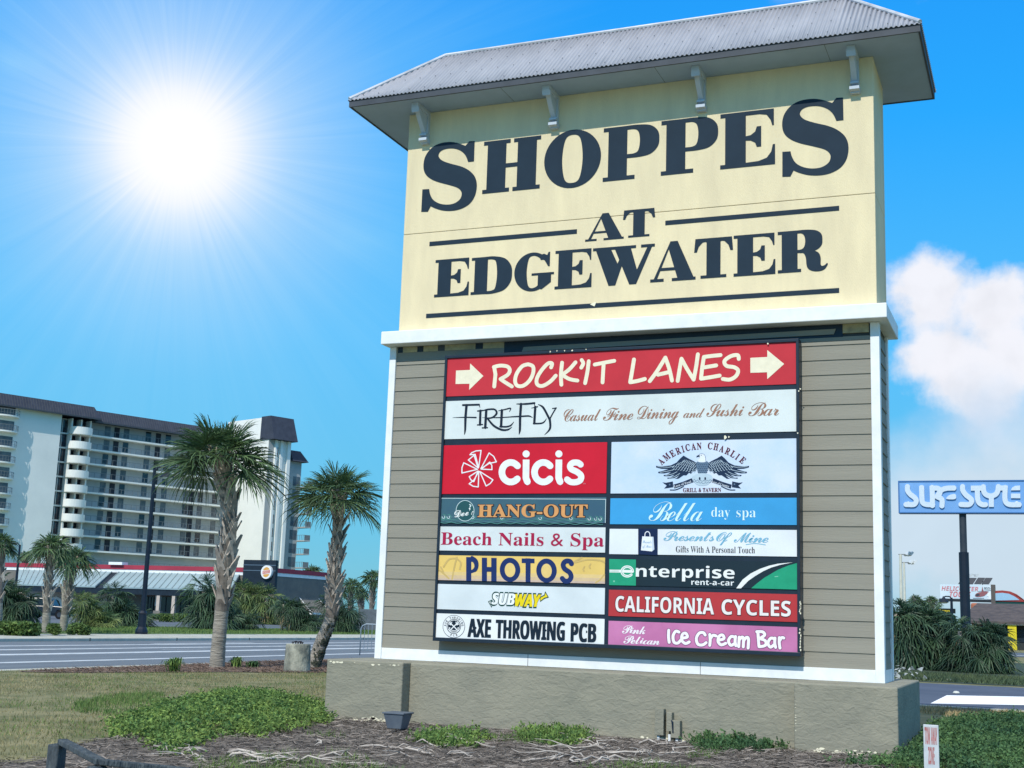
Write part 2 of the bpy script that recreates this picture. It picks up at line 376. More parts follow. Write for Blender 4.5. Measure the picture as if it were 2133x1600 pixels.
# roof
ex0, ex1, ey0, ey1, zs = -0.62, 8.19, -0.69, 1.76, 8.69
rx0, rx1, ry, rz_ = 0.47, 7.03, 0.53, 9.93
b = MB(); b.box(ex0+.03, ex1-.03, ey0+.03, ey1-.03, zs, zs+.02); P_(b.build('soffit', SOFFIT))
b = MB(); ze = zs-.012
b.box(ex0, ex1, ey0, ey0+.028, ze, zs+.10); b.box(ex0, ex1, ey1-.028, ey1, ze, zs+.10)
b.box(ex0, ex0+.028, ey0+.028, ey1-.028, ze, zs+.10); b.box(ex1-.028, ex1, ey0+.028, ey1-.028, ze, zs+.10)
P_(b.build('fascia', FASCIA))
b = MB()
for x in (2.0, 4.45, 6.9): b.box(x, x+.006, ey0+.03, yF, zs-.0015, zs)
P_(b.build('soffit_joint', FASCIA)); 
ZE = zs+.115
def corrugated(name, A, B, C, Dd, nrm, pitch=.068, amp=.011, lip=.03):
    """sheet between the eave A-B and the ridge edge Dd-C, ribs running from eave to ridge"""
    A, B, C, Dd, nrm = map(lambda q: np.array(q, float), (A, B, C, Dd, nrm)); b = MB()
    e = B-A; Lh = np.linalg.norm(e); e /= Lh; up = (Dd-A)-((Dd-A)@e)*e; H = np.linalg.norm(up); up /= H
    sl_, sr = (Dd-A)@e, (C-A)@e; n = int(Lh/pitch*8); vs = []; fs = []
    for i in range(n+1):
        s_ = Lh*i/n; off = amp*math.cos(2*math.pi*s_/pitch)
        t = H
        if s_ < sl_: t = H*s_/sl_
        if s_ > sr: t = H*(Lh-s_)/(Lh-sr)
        p = A+e*s_
        for q in (-lip, t): vs.append(p+up*q+nrm*off)
    for i in range(n): fs.append((2*i, 2*i+2, 2*i+3, 2*i+1))
    b.add(vs, fs); o = b.build(name, TIN, smooth=True); md = o.modifiers.new('thick', 'SOLIDIFY'); md.thickness = 0.006; md.offset = -1
    return P_(o)
s45 = np.array([0, -(rz_-ZE), ry-ey0]); s45 = np.array([0, -s45[1]*-1, s45[2]]) ; s45 = s45/np.linalg.norm(s45)
corrugated('roof_panel', (ex0, ey0, ZE), (ex1, ey0, ZE), (rx1, ry, rz_), (rx0, ry, rz_), (0, -(rz_-ZE)/1.65, (ry-ey0)/1.65))
corrugated('roof_panel', (ex1, ey1, ZE), (ex0, ey1, ZE), (rx0, ry, rz_), (rx1, ry, rz_), (0, .7, .7))
corrugated('roof_panel', (ex1, ey0, ZE), (ex1, ey1, ZE), (rx1, ry, rz_), (rx1, ry, rz_), (.7, 0, .7))
corrugated('roof_panel', (ex0, ey1, ZE), (ex0, ey0, ZE), (rx0, ry, rz_), (rx0, ry, rz_), (-.7, 0, .7))
CAP = mat('ridge_cap', (204, 208, 214), .4, metal=.3)
b = MB()
for p, q in (((rx0, ry, rz_), (rx1, ry, rz_)), ((ex0, ey0, ZE), (rx0, ry, rz_)), ((ex1, ey0, ZE), (rx1, ry, rz_)), ((ex0, ey1, ZE), (rx0, ry, rz_)), ((ex1, ey1, ZE), (rx1, ry, rz_))):
    b.tube([np.array(p)+(0, 0, .012), np.array(q)+(0, 0, .012)], .032, 8)
P_(b.build('ridge_cap', CAP))
b = MB(); rs = random.Random(4)
nrm = np.array([0, -.69, .72])
for x in np.arange(-.4, 8.1, .272):
    for t in (.06, .36, .66, .9):
        y = ey0+(ry-ey0)*t; z = ZE+(rz_-ZE)*t
        lo, hi = ex0+(rx0-ex0)*t, ex1+(rx1-ex1)*t
        if lo+.1 < x < hi-.1:
            p = np.array([x, y, z])+nrm*.012; b.tube([p, p+nrm*.006], .0075, 6)
P_(b.build('roof_screws', FASCIA))
# curved brackets
def bracket(u, vtop):
    x = hy(u, vtop, yF-.4)[0]
    b = MB(); w = .046
    def sl(poly, w_): b.prism([(x-w_, y, z) for y, z in poly], (2*w_, 0, 0))
    T = zs
    sl([(yF, T), (yF-.46, T), (yF-.46, T-.075), (yF, T-.075)], w*1.25)                    # arm
    sl([(yF, T-.075), (yF-.075, T-.075), (yF-.075, T-.55), (yF, T-.55)], w*1.25)           # leg
    c = []
    for i in range(13):
        t = i/12; c.append((yF-.40+.325*t**1.0*(.55+.45*t), T-.075-.60*t**(1.7)*.0-.37*(1-(1-t)**.75)))
    inner = [(yF-.30+.225*(i/12)*(.55+.45*i/12), T-.075-.37*(1-(1-i/12)**.75)+.0) for i in range(13)]
    poly = c+[(yF-.075, T-.44), (yF-.075, T-.075)]
    sl(poly, w*.8)
    sl([(yF, T-.47), (yF-.14, T-.47), (yF-.14, T-.515), (yF, T-.55)], w*1.5)                # foot block
    sl([(yF-.40, T-.075), (yF-.455, T-.075), (yF-.43, T-.15), (yF-.375, T-.13)], w*1.4)
    sl([(yF-.075, T-.40), (yF-.135, T-.40), (yF-.135, T-.43), (yF-.075, T-.44)], w*1.25)
    P_(chamf(b.build('bracket', BRACK), .006))
for u, v in ((868, 215), (1140, 180), (1450, 140), (1773, 95)): bracket(u, v)

# ---- painted-on lettering of the cream wall: fat-face capitals drawn in a unit box
def rect(x0, y0, x1, y1): return [(x0, y0), (x1, y0), (x1, y1), (x0, y1)]
def gl(ch):
    s = .075                                             # slab serif thickness
    K = 1
    if ch == 'H':
        return [(rect(.07, 0, .40, 1), K), (rect(.60, 0, .93, 1), K), (rect(.4, .46, .6, .54), K), (rect(0, 0, .47, s), K), (rect(.53, 0, 1, s), K), (rect(0, 1-s, .47, 1), K), (rect(.53, 1-s, 1, 1), K)]
    if ch == 'O':
        return [(ell(.5, .5, .5, .515, n=48), K), (smooth([(.5, .925), (.63, .85), (.68, .5), (.63, .15), (.5, .075), (.37, .15), (.32, .5), (.37, .85)], 6), None)]
    if ch == 'P':
        return [(smooth([(.4, .40), (.62, .395), (.84, .43), (.97, .55), (1.0, .70), (.97, .85), (.84, .965), (.62, 1.0), (.4, 1.0)], 5, False), K), (smooth([(.42, .47), (.56, .475), (.63, .53), (.655, .70), (.63, .86), (.56, .92), (.42, .925)], 5, False), None),
                (rect(.09, 0, .43, 1), K), (rect(.40, .395, .5, .47), K), (rect(.40, .925, .5, 1), K), (rect(0, 0, .57, s), K), (rect(0, 1-s, .43, 1), K)]
    if ch == 'E':
        return [(rect(.09, 0, .47, 1), K), (rect(0, 0, .47, s), K), (rect(0, 1-s, .47, 1), K),
                ([(.45, 1-s), (.72, 1-s), (.85, .90), (.92, .80), (.95, .70), (.98, .70), (.98, 1), (.45, 1)], K),
                ([(.45, s), (.70, s+.01), (.85, .13), (.93, .23), (.96, .36), (1.0, .36), (1.0, 0), (.45, 0)], K),
                ([(.45, .475), (.56, .465), (.64, .42), (.67, .34), (.75, .34), (.75, .71), (.67, .71), (.64, .62), (.56, .565), (.45, .55)], K)]
    if ch == 'S':
        raw = [(1387, 608), (1390, 760), (1345, 765), (1322, 716), (1284, 682), (1230, 665), (1170, 668), (1130, 685), (1114, 712), (1122, 735), (1150, 757), (1210, 777), (1290, 797), (1350, 824), (1396, 864), (1418, 912), (1421, 970), (1406, 1030), (1370, 1080), (1310, 1115), (1240, 1130), (1170, 1128), (1110, 1112), (1074, 1096), (1054, 1137), (1003, 1138), (1003, 970), (1055, 967), (1064, 1004), (1088, 1045), (1132, 1072), (1190, 1083), (1250, 1075), (1294, 1046), (1308, 1010), (1300, 980), (1268, 955), (1200, 935), (1120, 915), (1060, 890), (1020, 855), (1003, 810), (1005, 750), (1025, 700), (1065, 655), (1120, 627), (1190, 616), (1250, 622), (1318, 644), (1345, 610)]
        q = []
        for i, p in enumerate(raw):
            q.append(p)
        q = [np.array(p, float) for p in q]
        corners = {0, 1, 2, 23, 24, 25, 26, 27, 48, 49}
        out = []
        m = len(q)
        for i in range(m):
            p0, p1, p2, p3 = q[i-1], q[i], q[(i+1) % m], q[(i+2) % m]
            if i in corners and (i+1) % m in corners: out.append(p1); continue
            if i in corners: p0 = p1
            if (i+1) % m in corners: p3 = p2
            for k in range(4):
                t = k/4; out.append(0.5*((2*p1)+(-p0+p2)*t+(2*p0-5*p1+4*p2-p3)*t*t+(-p0+3*p1-3*p2+p3)*t**3))
        q = [hy(1300+p[0]/3.047, p[1]/3.047, yF) for p in out]
        q = np.array([(p[0], p[2]) for p in q]); lo, hi = q.min(0), q.max(0)
        return [([tuple((p-lo)/(hi-lo)) for p in q], K)]
    if ch == 'A':
        return [([(.08, s), (.44, 1.0), (.60, 1.0), (.955, s), (.60, s), (.405, .80), (.155, s)], K), (rect(.22, .27, .6, .345), K), (rect(0, 0, .30, s), K), (rect(.48, 0, 1, s), K)]
    if ch == 'T':
        return [(rect(.32, 0, .68, 1), K), (rect(.17, 0, .83, s), K), ([(.33, 1-s-.01), (.22, .90), (.12, .80), (.07, .66), (0, .66), (.03, 1), (.97, 1), (1, .66), (.93, .66), (.88, .80), (.78, .90), (.67, 1-s-.01)], K), (rect(.3, .9, .7, 1), K)]
    if ch == 'D':
        return [(smooth([(.3, 0), (.55, .0), (.82, .08), (.97, .28), (1.0, .5), (.97, .72), (.82, .92), (.55, 1.0), (.3, 1.0)], 5, False), K), (smooth([(.40, s), (.52, .085), (.60, .16), (.635, .5), (.60, .84), (.52, .915), (.40, 1-s)], 5, False), None),
                (rect(.08, 0, .40, 1), K), (rect(0, 0, .4, s), K), (rect(0, 1-s, .4, 1), K), (rect(.38, 0, .5, s), K), (rect(.38, 1-s, .5, 1), K)]
    if ch == 'G':
        return [(ell(.46, .5, .46, .515, n=48), K), (rect(.60, .44, 1.1, .80), None), (smooth([(.47, .925), (.60, .88), (.66, .78), (.66, .42), (.62, .16), (.47, .07), (.36, .15), (.315, .5), (.36, .85)], 6), None),
                ([(.58, .92), (.76, .78), (.85, .62), (.89, .62), (.89, 1.0), (.85, 1.0), (.82, .92), (.74, .96)], K), (rect(.44, .40, 1.0, .46), K), ([(.60, .44), (.93, .44), (.93, .20), (.70, .02), (.60, .05)], K)]
    if ch == 'W':
        return [([(.05, 1-s), (.265, 0), (.375, 0), (.545, .62), (.50, .80), (.445, 1-s), (.30, 1-s), (.415, .40), (.33, 1-s)][0:3]+[(.49, .56), (.445, .70), (.405, .56), (.30, 1-s)], K),
                ([(.36, 1-s), (.60, 0), (.71, 0), (.955, 1-s), (.88, 1-s), (.72, .37), (.62, 1-s)], K), (rect(0, 1-s, .39, 1), K), (rect(.33, 1-s, .70, 1), K), (rect(.78, 1-s, 1.0, 1), K)]
    if ch == 'R':
        return [(smooth([(.4, .46), (.60, .455), (.78, .50), (.88, .60), (.90, .73), (.88, .87), (.78, .965), (.60, 1.0), (.4, 1.0)], 5, False), K), (smooth([(.40, .53), (.48, .54), (.535, .60), (.555, .73), (.535, .86), (.48, .92), (.40, .925)], 5, False), None),
                (rect(.08, 0, .40, 1), K), (rect(0, 0, .47, s), K), (rect(0, 1-s, .4, 1), K), (rect(.38, .925, .46, 1), K), (rect(.38, .455, .44, .53), K),
                (smooth([(.44, .53), (.60, .53), (.80, .45), (.86, .32), (.86, .16), (.885, .11), (.94, .125), (.985, .17), (1.0, .13), (.93, .02), (.80, -.015), (.66, .02), (.585, .12), (.565, .33), (.52, .44), (.44, .455)], 4), K)]
R2 = (700, 0, 3.2); R3 = (1300, 0, 3.047); R4 = (820, 400, 4.102); R5 = (1300, 400, 3.555)
def fat2(ch, xl, xr, tl, bl, R):
    """letter given by its left and right x and the top and bottom heights at its left edge"""
    f = lambda p: (R[0]+p[0]/R[2], R[1]+p[1]/R[2])
    a, c, d = hy(*f((xl, tl)), yF), hy(*f((xl, bl)), yF), hy(*f((xr, tl)), yF)
    x0, z1, z0, x1 = a[0], a[2], c[2], d[0]
    P_(paint('letter', gl(ch), {1: NAVY}, None, yF-.005, mp=lambda p: (x0+p[0]*(x1-x0), z0+p[1]*(z1-z0)), eps=1e-6))
fat2('S', 590, 950, 966, 1424, R2); fat2('H', 988, 1367, 947, 1293, R2); fat2('O', 1394, 1770, 893, 1266, R2); fat2('P', 1258, 1374, 268, 379, (0, 0, 1)); fat2('P', 238, 598, 771, 1116, R3)
fat2('E', 612, 958, 728, 1077, R3)
fat2('S', 1003, 1421, 650, 1137, R3)
fat2('A', 1642, 1970, 196, 425, R4); fat2('T', 1962, 2236, 160, 395, R4)
for ch, xl, xr, t_, b_ in (('E', 360, 652, 583, 901), ('D', 670, 1017, 565, 880), ('G', 1037, 1375, 535, 855), ('E', 1384, 1697, 505, 833)): fat2(ch, xl, xr, t_, b_, R4)
fat2('W', 1705, 2232, 483, 812, R4)
for ch, xl, xr, t_, b_ in (('A', 198, 532, 378, 671), ('T', 520, 808, 351, 646), ('E', 812, 1120, 325, 628), ('R', 1138, 1506, 297, 604)): fat2(ch, xl, xr, t_, b_, R5)
def bar(p0, p1, th):
    a, c, d = hy(*p0, yF), hy(*p1, yF), hy(p0[0], p0[1]+th, yF)
    b = MB(); b.box(a[0], c[0], yF-.005, yF-.001, d[2], a[2]); P_(b.build('rule_line', NAVY))
bar((895, 504), (1202, 478), 9); bar((1386, 460), (1748, 429), 9.5); bar((888, 654), (1748, 598), 9)
b = MB(); q = hy(1236, 634, yF); b.prism([(q[0]-.05, yF-.0052, q[2]), (q[0]-.01, yF-.0052, q[2]+.02), (q[0]+.05, yF-.0052, q[2]+.035), (q[0]+.02, yF-.0052, q[2]-.035)], (0, -.003, 0)); P_(b.build('chipped_plaster', CHIP))
# ================================================================== the tenant directory mounted on the siding
YC = -0.20                                              # face of the panels
cab = empty('tenant_directory', (3.77, -0.1, 0.31), 'black framed lightbox of fourteen colourful tenant panels mounted on the taupe siding', 'directory sign')
def C_(o): o.parent = cab; o.matrix_parent_inverse = Matrix.Translation((-3.77, 0.1, -0.31)); return o
def xz(u, v, y=YC): q = hy(u, v, y); return float(q[0]), float(q[2])
cx0, cz1 = xz(927, 741, -.22); cx1, _ = xz(1664, 760, -.22); _, cz0 = xz(1300, 1352, -.22)
b = MB(); b.box(cx0, cx1, -.188, -.022, cz0, cz1); C_(b.build('cabinet', DARKF))
b = MB(); t = .045
b.box(cx0, cx1, -.224, -.188, cz1-t, cz1); b.box(cx0, cx1, -.224, -.188, cz0, cz0+t*1.2); b.box(cx0, cx0+t*.9, -.224, -.188, cz0+t*1.2, cz1-t); b.box(cx1-t*.9, cx1, -.224, -.188, cz0+t*1.2, cz1-t)
C_(bevel(b.build('rim', DARKF), .006))
# peeled vinyl bits on the frame
b = MB(); pr_ = random.Random(5)
def bit(u, v, s, w=1.0):
    x, z = xz(u, v, -.226); k = 6
    b.prism([(x+s*w*pr_.uniform(.4, 1.2)*math.cos(6.28*i/k), -.2255, z+s*pr_.uniform(.4, 1.2)*math.sin(6.28*i/k)) for i in range(k)][::-1], (0, -.002, 0))
for u, v in ((1146, 733), (1160, 731), (1192, 730), (1176, 731), (1221, 728), (1510, 911), (1518, 910), (1664, 815), (1667, 810), (1662, 902), (1600, 716)): bit(u, v, .014 if u != 1510 else .03)
for i in range(16): bit(1667+pr_.uniform(-1.5, 1), 1255+i*3.2 if i < 8 else 1312+(i-8)*6, .02, .55)
C_(b.build('peeled_vinyl', CHIP))
RA = (900, 680, 4.21); RB = (1260, 690, 4.325); RC = (890, 1010, 4.445); RD = (1250, 1010, 4.2111); RE = (1270, 900, 5.2024)
def tr(R, y=YC): return lambda p: xz(R[0]+p[0]/R[2], R[1]+p[1]/R[2], y)
def panel(rgb, R, tl, bl, br, label, rgb2=None):
    m = tr(R) if R else (lambda p: xz(*p))
    x0, z1 = m(tl); _, z0 = m(bl); x1, _ = m(br)
    b = MB(); b.box(x0, x1, YC, -.186, z0, z1)
    o = C_(b.build('tenant_panel', mat('panel_%02x%02x%02x' % rgb, rgb, .5, var=0.0, spec=.15, rgb2=rgb2 or tuple(max(0, int(c*.945)) for c in rgb), vscale=1.6)))
    o['label'] = label; return o
YL = YC-.003
def pt(pan, R, layers, colors, y=YL, name='lettering'): return paint(name, layers, colors, pan, y, mp=tr(R, y))
def tx(pan, R, body, base, rgb, xl, xr, top, bot, off=0.0, first=None, skew=0.0, y=YL-.0008, rot=None, name='lettering', spc=1.0):
    """xl, xr: ends; top, bot: cap height and baseline at the left end (zoom pixels)"""
    f = tr(R, y); x0, z1 = f((xl, top)); _, z0 = f((xl, bot)); x1, zr = f((xr, top))
    return text_on(body, base, y, flat(rgb), pan, x0, x1, z1, z0, off, first, skew, rot or 0, name, spc)

# 1 Rock'it Lanes
p = panel((204, 58, 68), None, (930, 747), (930, 826), (1660, 800), 'red panel across the top with cream hand-brushed words and two arrows')
cr = (240, 232, 205); w = 33
lay = []
for s, cv in (([(546, 365), (556, 420), (545, 528)], 0), ([(542, 356), (598, 344), (660, 352), (682, 385), (662, 425), (600, 462)], 1), ([(600, 462), (640, 490), (700, 527)], 1),
              ([(842, 332), (885, 352), (886, 410), (855, 475), (800, 520), (748, 520), (728, 480), (742, 415), (790, 350), (842, 332)], 1),
              ([(1044, 360), (1052, 325), (1016, 326), (960, 385), (920, 455), (922, 508), (968, 522), (1035, 485), (1085, 432)], 1),
              ([(1140, 318), (1130, 425), (1134, 512)], 1), ([(1258, 315), (1205, 375), (1140, 425)], 1), ([(1140, 425), (1205, 462), (1275, 475)], 1),
              ([(1312, 295), (1326, 325), (1308, 362)], 1), ([(1374, 305), (1362, 400), (1342, 498)], 1), ([(1426, 335), (1500, 320), (1598, 302)], 1), ([(1505, 325), (1500, 400), (1495, 492)], 1)):
    lay += stroke(s, w, 1, cv)
lay.append(([(210, 387), (332, 382), (334, 325), (450, 435), (325, 557), (328, 503), (206, 505)], 1))
pt(p, RA, lay, {1: flat(cr)})
lay = []
for s, cv in (([(262, 255), (245, 360), (228, 458)], 1), ([(228, 460), (295, 448), (360, 430)], 1), ([(404, 450), (470, 360), (545, 238)], 1), ([(545, 238), (580, 340), (604, 445)], 1), ([(478, 392), (580, 368)], 0),
              ([(656, 448), (672, 350), (690, 248)], 1), ([(690, 248), (740, 340), (800, 436)], 1), ([(800, 436), (822, 320), (838, 208)], 1),
              ([(1042, 215), (970, 222), (892, 232), (876, 330), (866, 428), (950, 415), (1034, 400)], 0), ([(884, 328), (1003, 308)], 0),
              ([(1206, 250), (1196, 216), (1135, 225), (1078, 268), (1095, 312), (1165, 325), (1200, 355), (1180, 405), (1125, 436), (1062, 430)], 1)):
    lay += stroke(s, 35, 1, cv)
lay.append(([(1310, 240), (1463, 232), (1463, 170), (1615, 295), (1463, 432), (1461, 370), (1311, 375)], 1))
pt(p, RB, lay, {1: flat(cr)})
# 2 FireFly
p = panel((222, 230, 228), None, (927, 836), (924, 915), (1661, 850), 'white panel below the red one with black blade-like letters and brown script')
lay = []
T3 = [.5, 1, 1, .35]
for s, wd, tp in (([(270, 690), (345, 688), (412, 686)], 17, None), ([(412, 684), (420, 712)], 12, [1, .3]), ([(302, 690), (293, 800), (290, 905), (283, 950)], 22, [1, 1, .8, .15]), ([(180, 800), (290, 797), (385, 799)], 13, [.15, .8, 1]),
                  ([(424, 738), (420, 862)], 20, None), ([(400, 742), (446, 737)], 12, None), ([(398, 864), (442, 860)], 11, None),
                  ([(475, 735), (466, 888)], 22, None), ([(446, 738), (490, 728), (548, 728), (566, 762), (530, 798), (478, 806)], 15, [.5, 1, 1, 1.2, 1, .7]), ([(440, 890), (486, 888)], 11, None), ([(485, 806), (540, 870), (610, 906), (665, 905), (702, 880)], 19, [.8, 1, 1, .8, .1]),
                  ([(612, 735), (605, 878)], 22, None), ([(582, 740), (640, 728), (688, 718), (678, 748)], 12, [.4, 1, 1, .3]), ([(596, 878), (650, 880), (690, 868), (718, 835)], 15, [1, 1, .9, .15]),
                  ([(440, 800), (570, 800), (700, 793)], 9, [.3, 1, 1]), ([(742, 680), (820, 680), (898, 672)], 17, [.4, 1, 1]), ([(896, 672), (900, 702)], 11, [1, .3]), ([(780, 680), (772, 800), (770, 905), (762, 948)], 22, [1, 1, .9, .15]), ([(690, 793), (790, 788), (850, 786), (882, 800)], 14, [.7, 1, 1, .2]),
                  ([(905, 705), (896, 850)], 21, None), ([(872, 716), (925, 704)], 11, [.4, 1]), ([(890, 852), (955, 850), (985, 835), (1004, 806)], 14, [1, 1, .8, .15]),
                  ([(928, 684), (975, 712), (1030, 815)], 19, [.2, 1, 1]), ([(1086, 716), (1060, 760), (1030, 815)], 13, [1, .8, 1]), ([(1056, 720), (1090, 714)], 9, None), ([(1032, 812), (1034, 895), (985, 952)], 20, [1, .9, .1])):
    lay += stroke(s, wd, 1, True, taper=tp)
pt(p, RA, lay, {1: flat((30, 42, 58))})
f = tr(RA, YL-.0008)
for body, xl, xr, yt, yb in (('Casual', 1172.7, 1249, 853, 878), ('Fine', 1256, 1318, 850, 876), ('Dining', 1327, 1413, 846, 873), ('and', 1423, 1466, 852, 870.5), ('Sushi', 1471, 1548, 842, 868), ('Bar', 1558, 1622, 839, 867)):
    tx(p, (0, 0, 1), body, SCRIPT, (160, 118, 98), xl, xr, yt, yb, off=-.004, skew=.12, spc=.86, first='d' if body == 'and' else None)
# 3 cicis
p = panel((212, 34, 56), None, (922.5, 928), (919, 1029), (1264.5, 930), 'bright red panel with a white wheel of slices and rounded lower-case word')
lay = []
for c in ([(408, 1238), (378, 1122), (332, 1126), (348, 1108), (385, 1092), (430, 1088)], [(404, 1242), (368, 1130), (318, 1172)], [(262, 1286), (262, 1240), (278, 1196), (398, 1254)], [(404, 1268), (326, 1318), (340, 1345), (366, 1362)],
          [(410, 1272), (405, 1408), (360, 1402), (325, 1380), (366, 1350)], [(418, 1272), (474, 1400), (510, 1378), (534, 1346)], [(428, 1248), (500, 1110), (540, 1140), (564, 1188), (500, 1202)], [(432, 1252), (506, 1190), (524, 1220), (525, 1256)]):
    lay += stroke(c+[c[0]], 9.5, 1)
def arc(cx, cy, r, a0, a1, n=18, ry=None): return [(cx+r*math.cos(RAD(a0+(a1-a0)*i/n)), cy+(ry or r)*math.sin(RAD(a0+(a1-a0)*i/n))) for i in range(n+1)]
for dx in (0, 286): lay += stroke(arc(690+dx, 1279, 78, -40, -318, ry=86), 58, 1)
for dx in (0, 287):
    lay += stroke([(825+dx, 1192), (823+dx, 1330), (836+dx, 1362), (846+dx, 1364)], 58, 1, butt=True); lay.append((ell(825+dx, 1118, 31, 31), 1)); lay.append((rect(796+dx, 1168, 854+dx, 1210), 1))
lay += stroke([(1303, 1212), (1280, 1196), (1235, 1196), (1210, 1222), (1222, 1252), (1270, 1275), (1306, 1308), (1300, 1348), (1262, 1366), (1215, 1364), (1184, 1342)], 54, 1, True)
pt(p, RA, lay, {1: flat((238, 240, 242))})
tx(p, RA, 'TM', None, (225, 150, 158), 1324, 1346, 1374, 1386)
# 4 American Charlie
p = panel((214, 224, 240), None, (1274, 921), (1271.5, 1028), (1661.5, 925), 'pale blue-white panel with a spread eagle and arched maroon words', rgb2=(190, 214, 238))
MAROON = (88, 30, 52)
f = tr(RE, YL-.0008)
AC = [('A', 556, 318, 46), ('M', 616, 268, 39), ('E', 680, 232, 31), ('R', 742, 204, 23), ('I', 793, 184, 17), ('C', 845, 168, 12), ('A', 908, 157, 7), ('N', 970, 153, 3), ('C', 1088, 150, -6), ('H', 1152, 160, -12), ('A', 1216, 181, -19), ('R', 1280, 208, -25), ('L', 1338, 238, -31), ('I', 1385, 268, -36), ('E', 1440, 305, -42)]
bb = MB()
for ch, u, v, a in AC:
    vv, ff = text_mesh(ch, SERIF, .012); lo, hi = vv.min(0), vv.max(0); sc_ = 78*(1 if a else 1); wd = 50 if ch not in 'MI' else (64 if ch == 'M' else 24)
    q = [(((x-lo[0])/(hi[0]-lo[0])-.5)*wd, -((z-lo[1])/(hi[1]-lo[1])-.5)*74) for x, z in vv]
    c, s = math.cos(RAD(-a)), math.sin(RAD(-a))
    pts = [f((u+x*c-z*s, v+x*s+z*c)) for x, z in q]
    bb.add([(x, YL-.0008, z) for x, z in pts], ff)
bb.build('lettering', flat(MAROON), p)
tx(p, RE, 'GRILL & TAVERN', SERIF, MAROON, 794, 1208, 607, 652, off=.01)
lay = []
def mir(pts): return [(2012-a, c) for a, c in pts]
wing = [(945, 335), (905, 312), (850, 285), (800, 255), (760, 290), (725, 330), (660, 362), (560, 372), (500, 366), (505, 384), (560, 398), (640, 400), (560, 425), (522, 432), (530, 446), (590, 448), (670, 432), (620, 462), (582, 466), (590, 478), (650, 478), (715, 455), (660, 490), (620, 496), (630, 506), (700, 498), (760, 465), (722, 500), (700, 508), (745, 505), (800, 468), (830, 470), (860, 440), (880, 452), (905, 425), (925, 425), (945, 395)]
for W_ in (wing, mir(wing)): lay.append((W_, 'd'))
er = random.Random(2)
for row, (n, y0, y1, xa, xb) in enumerate(((9, 300, 345, 800, 930), (10, 328, 372, 745, 935), (10, 356, 400, 700, 940), (9, 385, 425, 700, 935))):
    for i in range(n):
        t = i/(n-1); x = xa+(xb-xa)*t; y = y0+(y1-y0)*abs(t-.15)*.9
        s = [(x, y), (x-9, y+16), (x-22, y+24)]
        for q in (s, mir(s)): lay += stroke(q, 5, 'l', capk=5)
for s in ([(520, 376), (640, 382), (690, 372)], [(545, 438), (650, 420), (700, 405)], [(605, 471), (680, 455), (730, 430)], [(640, 499), (700, 485), (760, 448)]):
    for q in (s, mir(s)): lay += stroke(q, 5, 'l', capk=5)
lay.append((smooth([(950, 320), (1060, 320), (1068, 380), (1045, 450), (1005, 480), (962, 450), (942, 380)], 4), 'm'))
for j in range(5):
    for i in range(5):
        x, y = 962+i*22+(j % 2)*10, 345+j*22; lay += stroke([(x-8, y), (x, y+8), (x+8, y)], 4, 'd', capk=5)
for i in range(9):
    a = 40+i*12.5; x, y = 1003+70*math.cos(RAD(180-(a-0)*1.0)), 490+30*math.sin(RAD(a))
tail = smooth([(960, 450), (905, 475), (892, 500), (925, 555), (965, 578), (1040, 578), (1080, 555), (1112, 500), (1100, 470), (1045, 450)], 4); lay.append((tail, 'l'))
for i in range(7):
    x = 905+i*33; lay += stroke(arc(x, 505+12*math.sin(i*.5), 17, 20, 160, 6), 5, 'm', capk=5); lay += stroke(arc(x+12, 545-abs(i-3)*6, 15, 20, 160, 6), 5, 'm', capk=5)
for x in (975, 1035): lay.append((ell(x, 505, 10, 18, n=10), 'd'))
lay.append((smooth([(958, 322), (972, 280), (966, 250), (985, 236), (1015, 238), (1035, 262), (1040, 322)], 4), 'w')); lay += stroke([(972, 282), (966, 250), (985, 236), (1015, 238), (1035, 262), (1042, 318)], 5, 'm', True, capk=5)
lay.append(([(972, 246), (942, 258), (940, 276), (958, 268), (978, 268)], 'd')); lay.append((ell(992, 252, 6, 5, n=8), 'd'))
for W_ in ([(890, 500), (905, 545), (800, 580), (700, 612), (690, 570), (790, 540)], [(570, 545), (610, 550), (685, 535), (688, 598), (640, 605), (590, 612), (618, 580)]):
    for q in (W_, mir(W_)): lay.append((q, 'd'))
for s in ([(655, 628), (720, 625), (800, 590)],):
    for q in (s, mir(s)): lay += stroke(q, 11, 'd', True)
for q in ((650, 570), (1352, 565)): lay.append((ell(*q, 9, 9, n=8), 'm'))
pt(p, RE, lay, {'d': flat((34, 52, 78)), 'l': flat((186, 206, 218)), 'm': flat((98, 122, 146)), 'w': flat((228, 234, 240))}, name='eagle_emblem')
tx(p, RE, 'Love of Food', SERIF, (214, 222, 232), 702, 892, 578, 602, y=YL-.0015, rot=RAD(16)); tx(p, RE, 'Love of Country', SERIF, (214, 222, 232), 1104, 1300, 522, 546, y=YL-.0015, rot=RAD(-17))
# 5 Dee's Hang-out
p = panel((62, 96, 116), RC, (127, 120), (117, 348), (1657, 132), 'slate blue panel with waves and orange flared capitals', rgb2=(70, 108, 116))
lay = []
wr = random.Random(9)
for k, (y, c) in enumerate(((300, 'a'), (318, 'b'), (336, 'a'), (350, 'b'))):
    pts = [(125+i*25, y+5*math.sin(i*1.3+k*2)+i*.24) for i in range(62)]; pts = [q for q in pts if q[0] < 1645]
    lay += stroke(pts, 7, c, capk=4)
for x in (150, 195, 420, 690, 1045, 1330, 1500, 1560, 1600):
    lay += stroke(arc(x, 300+(x-125)*.012, 26, 200, -100, 9), 9, 'b', capk=4); lay += stroke(arc(x, 298+(x-125)*.012, 13, 200, -60, 6), 5, 'c', capk=4)
for e_ in ([(127, 124), (1655, 134)], [(1652, 134), (1648, 352)]): lay += stroke(e_, 5, 'c', capk=4)
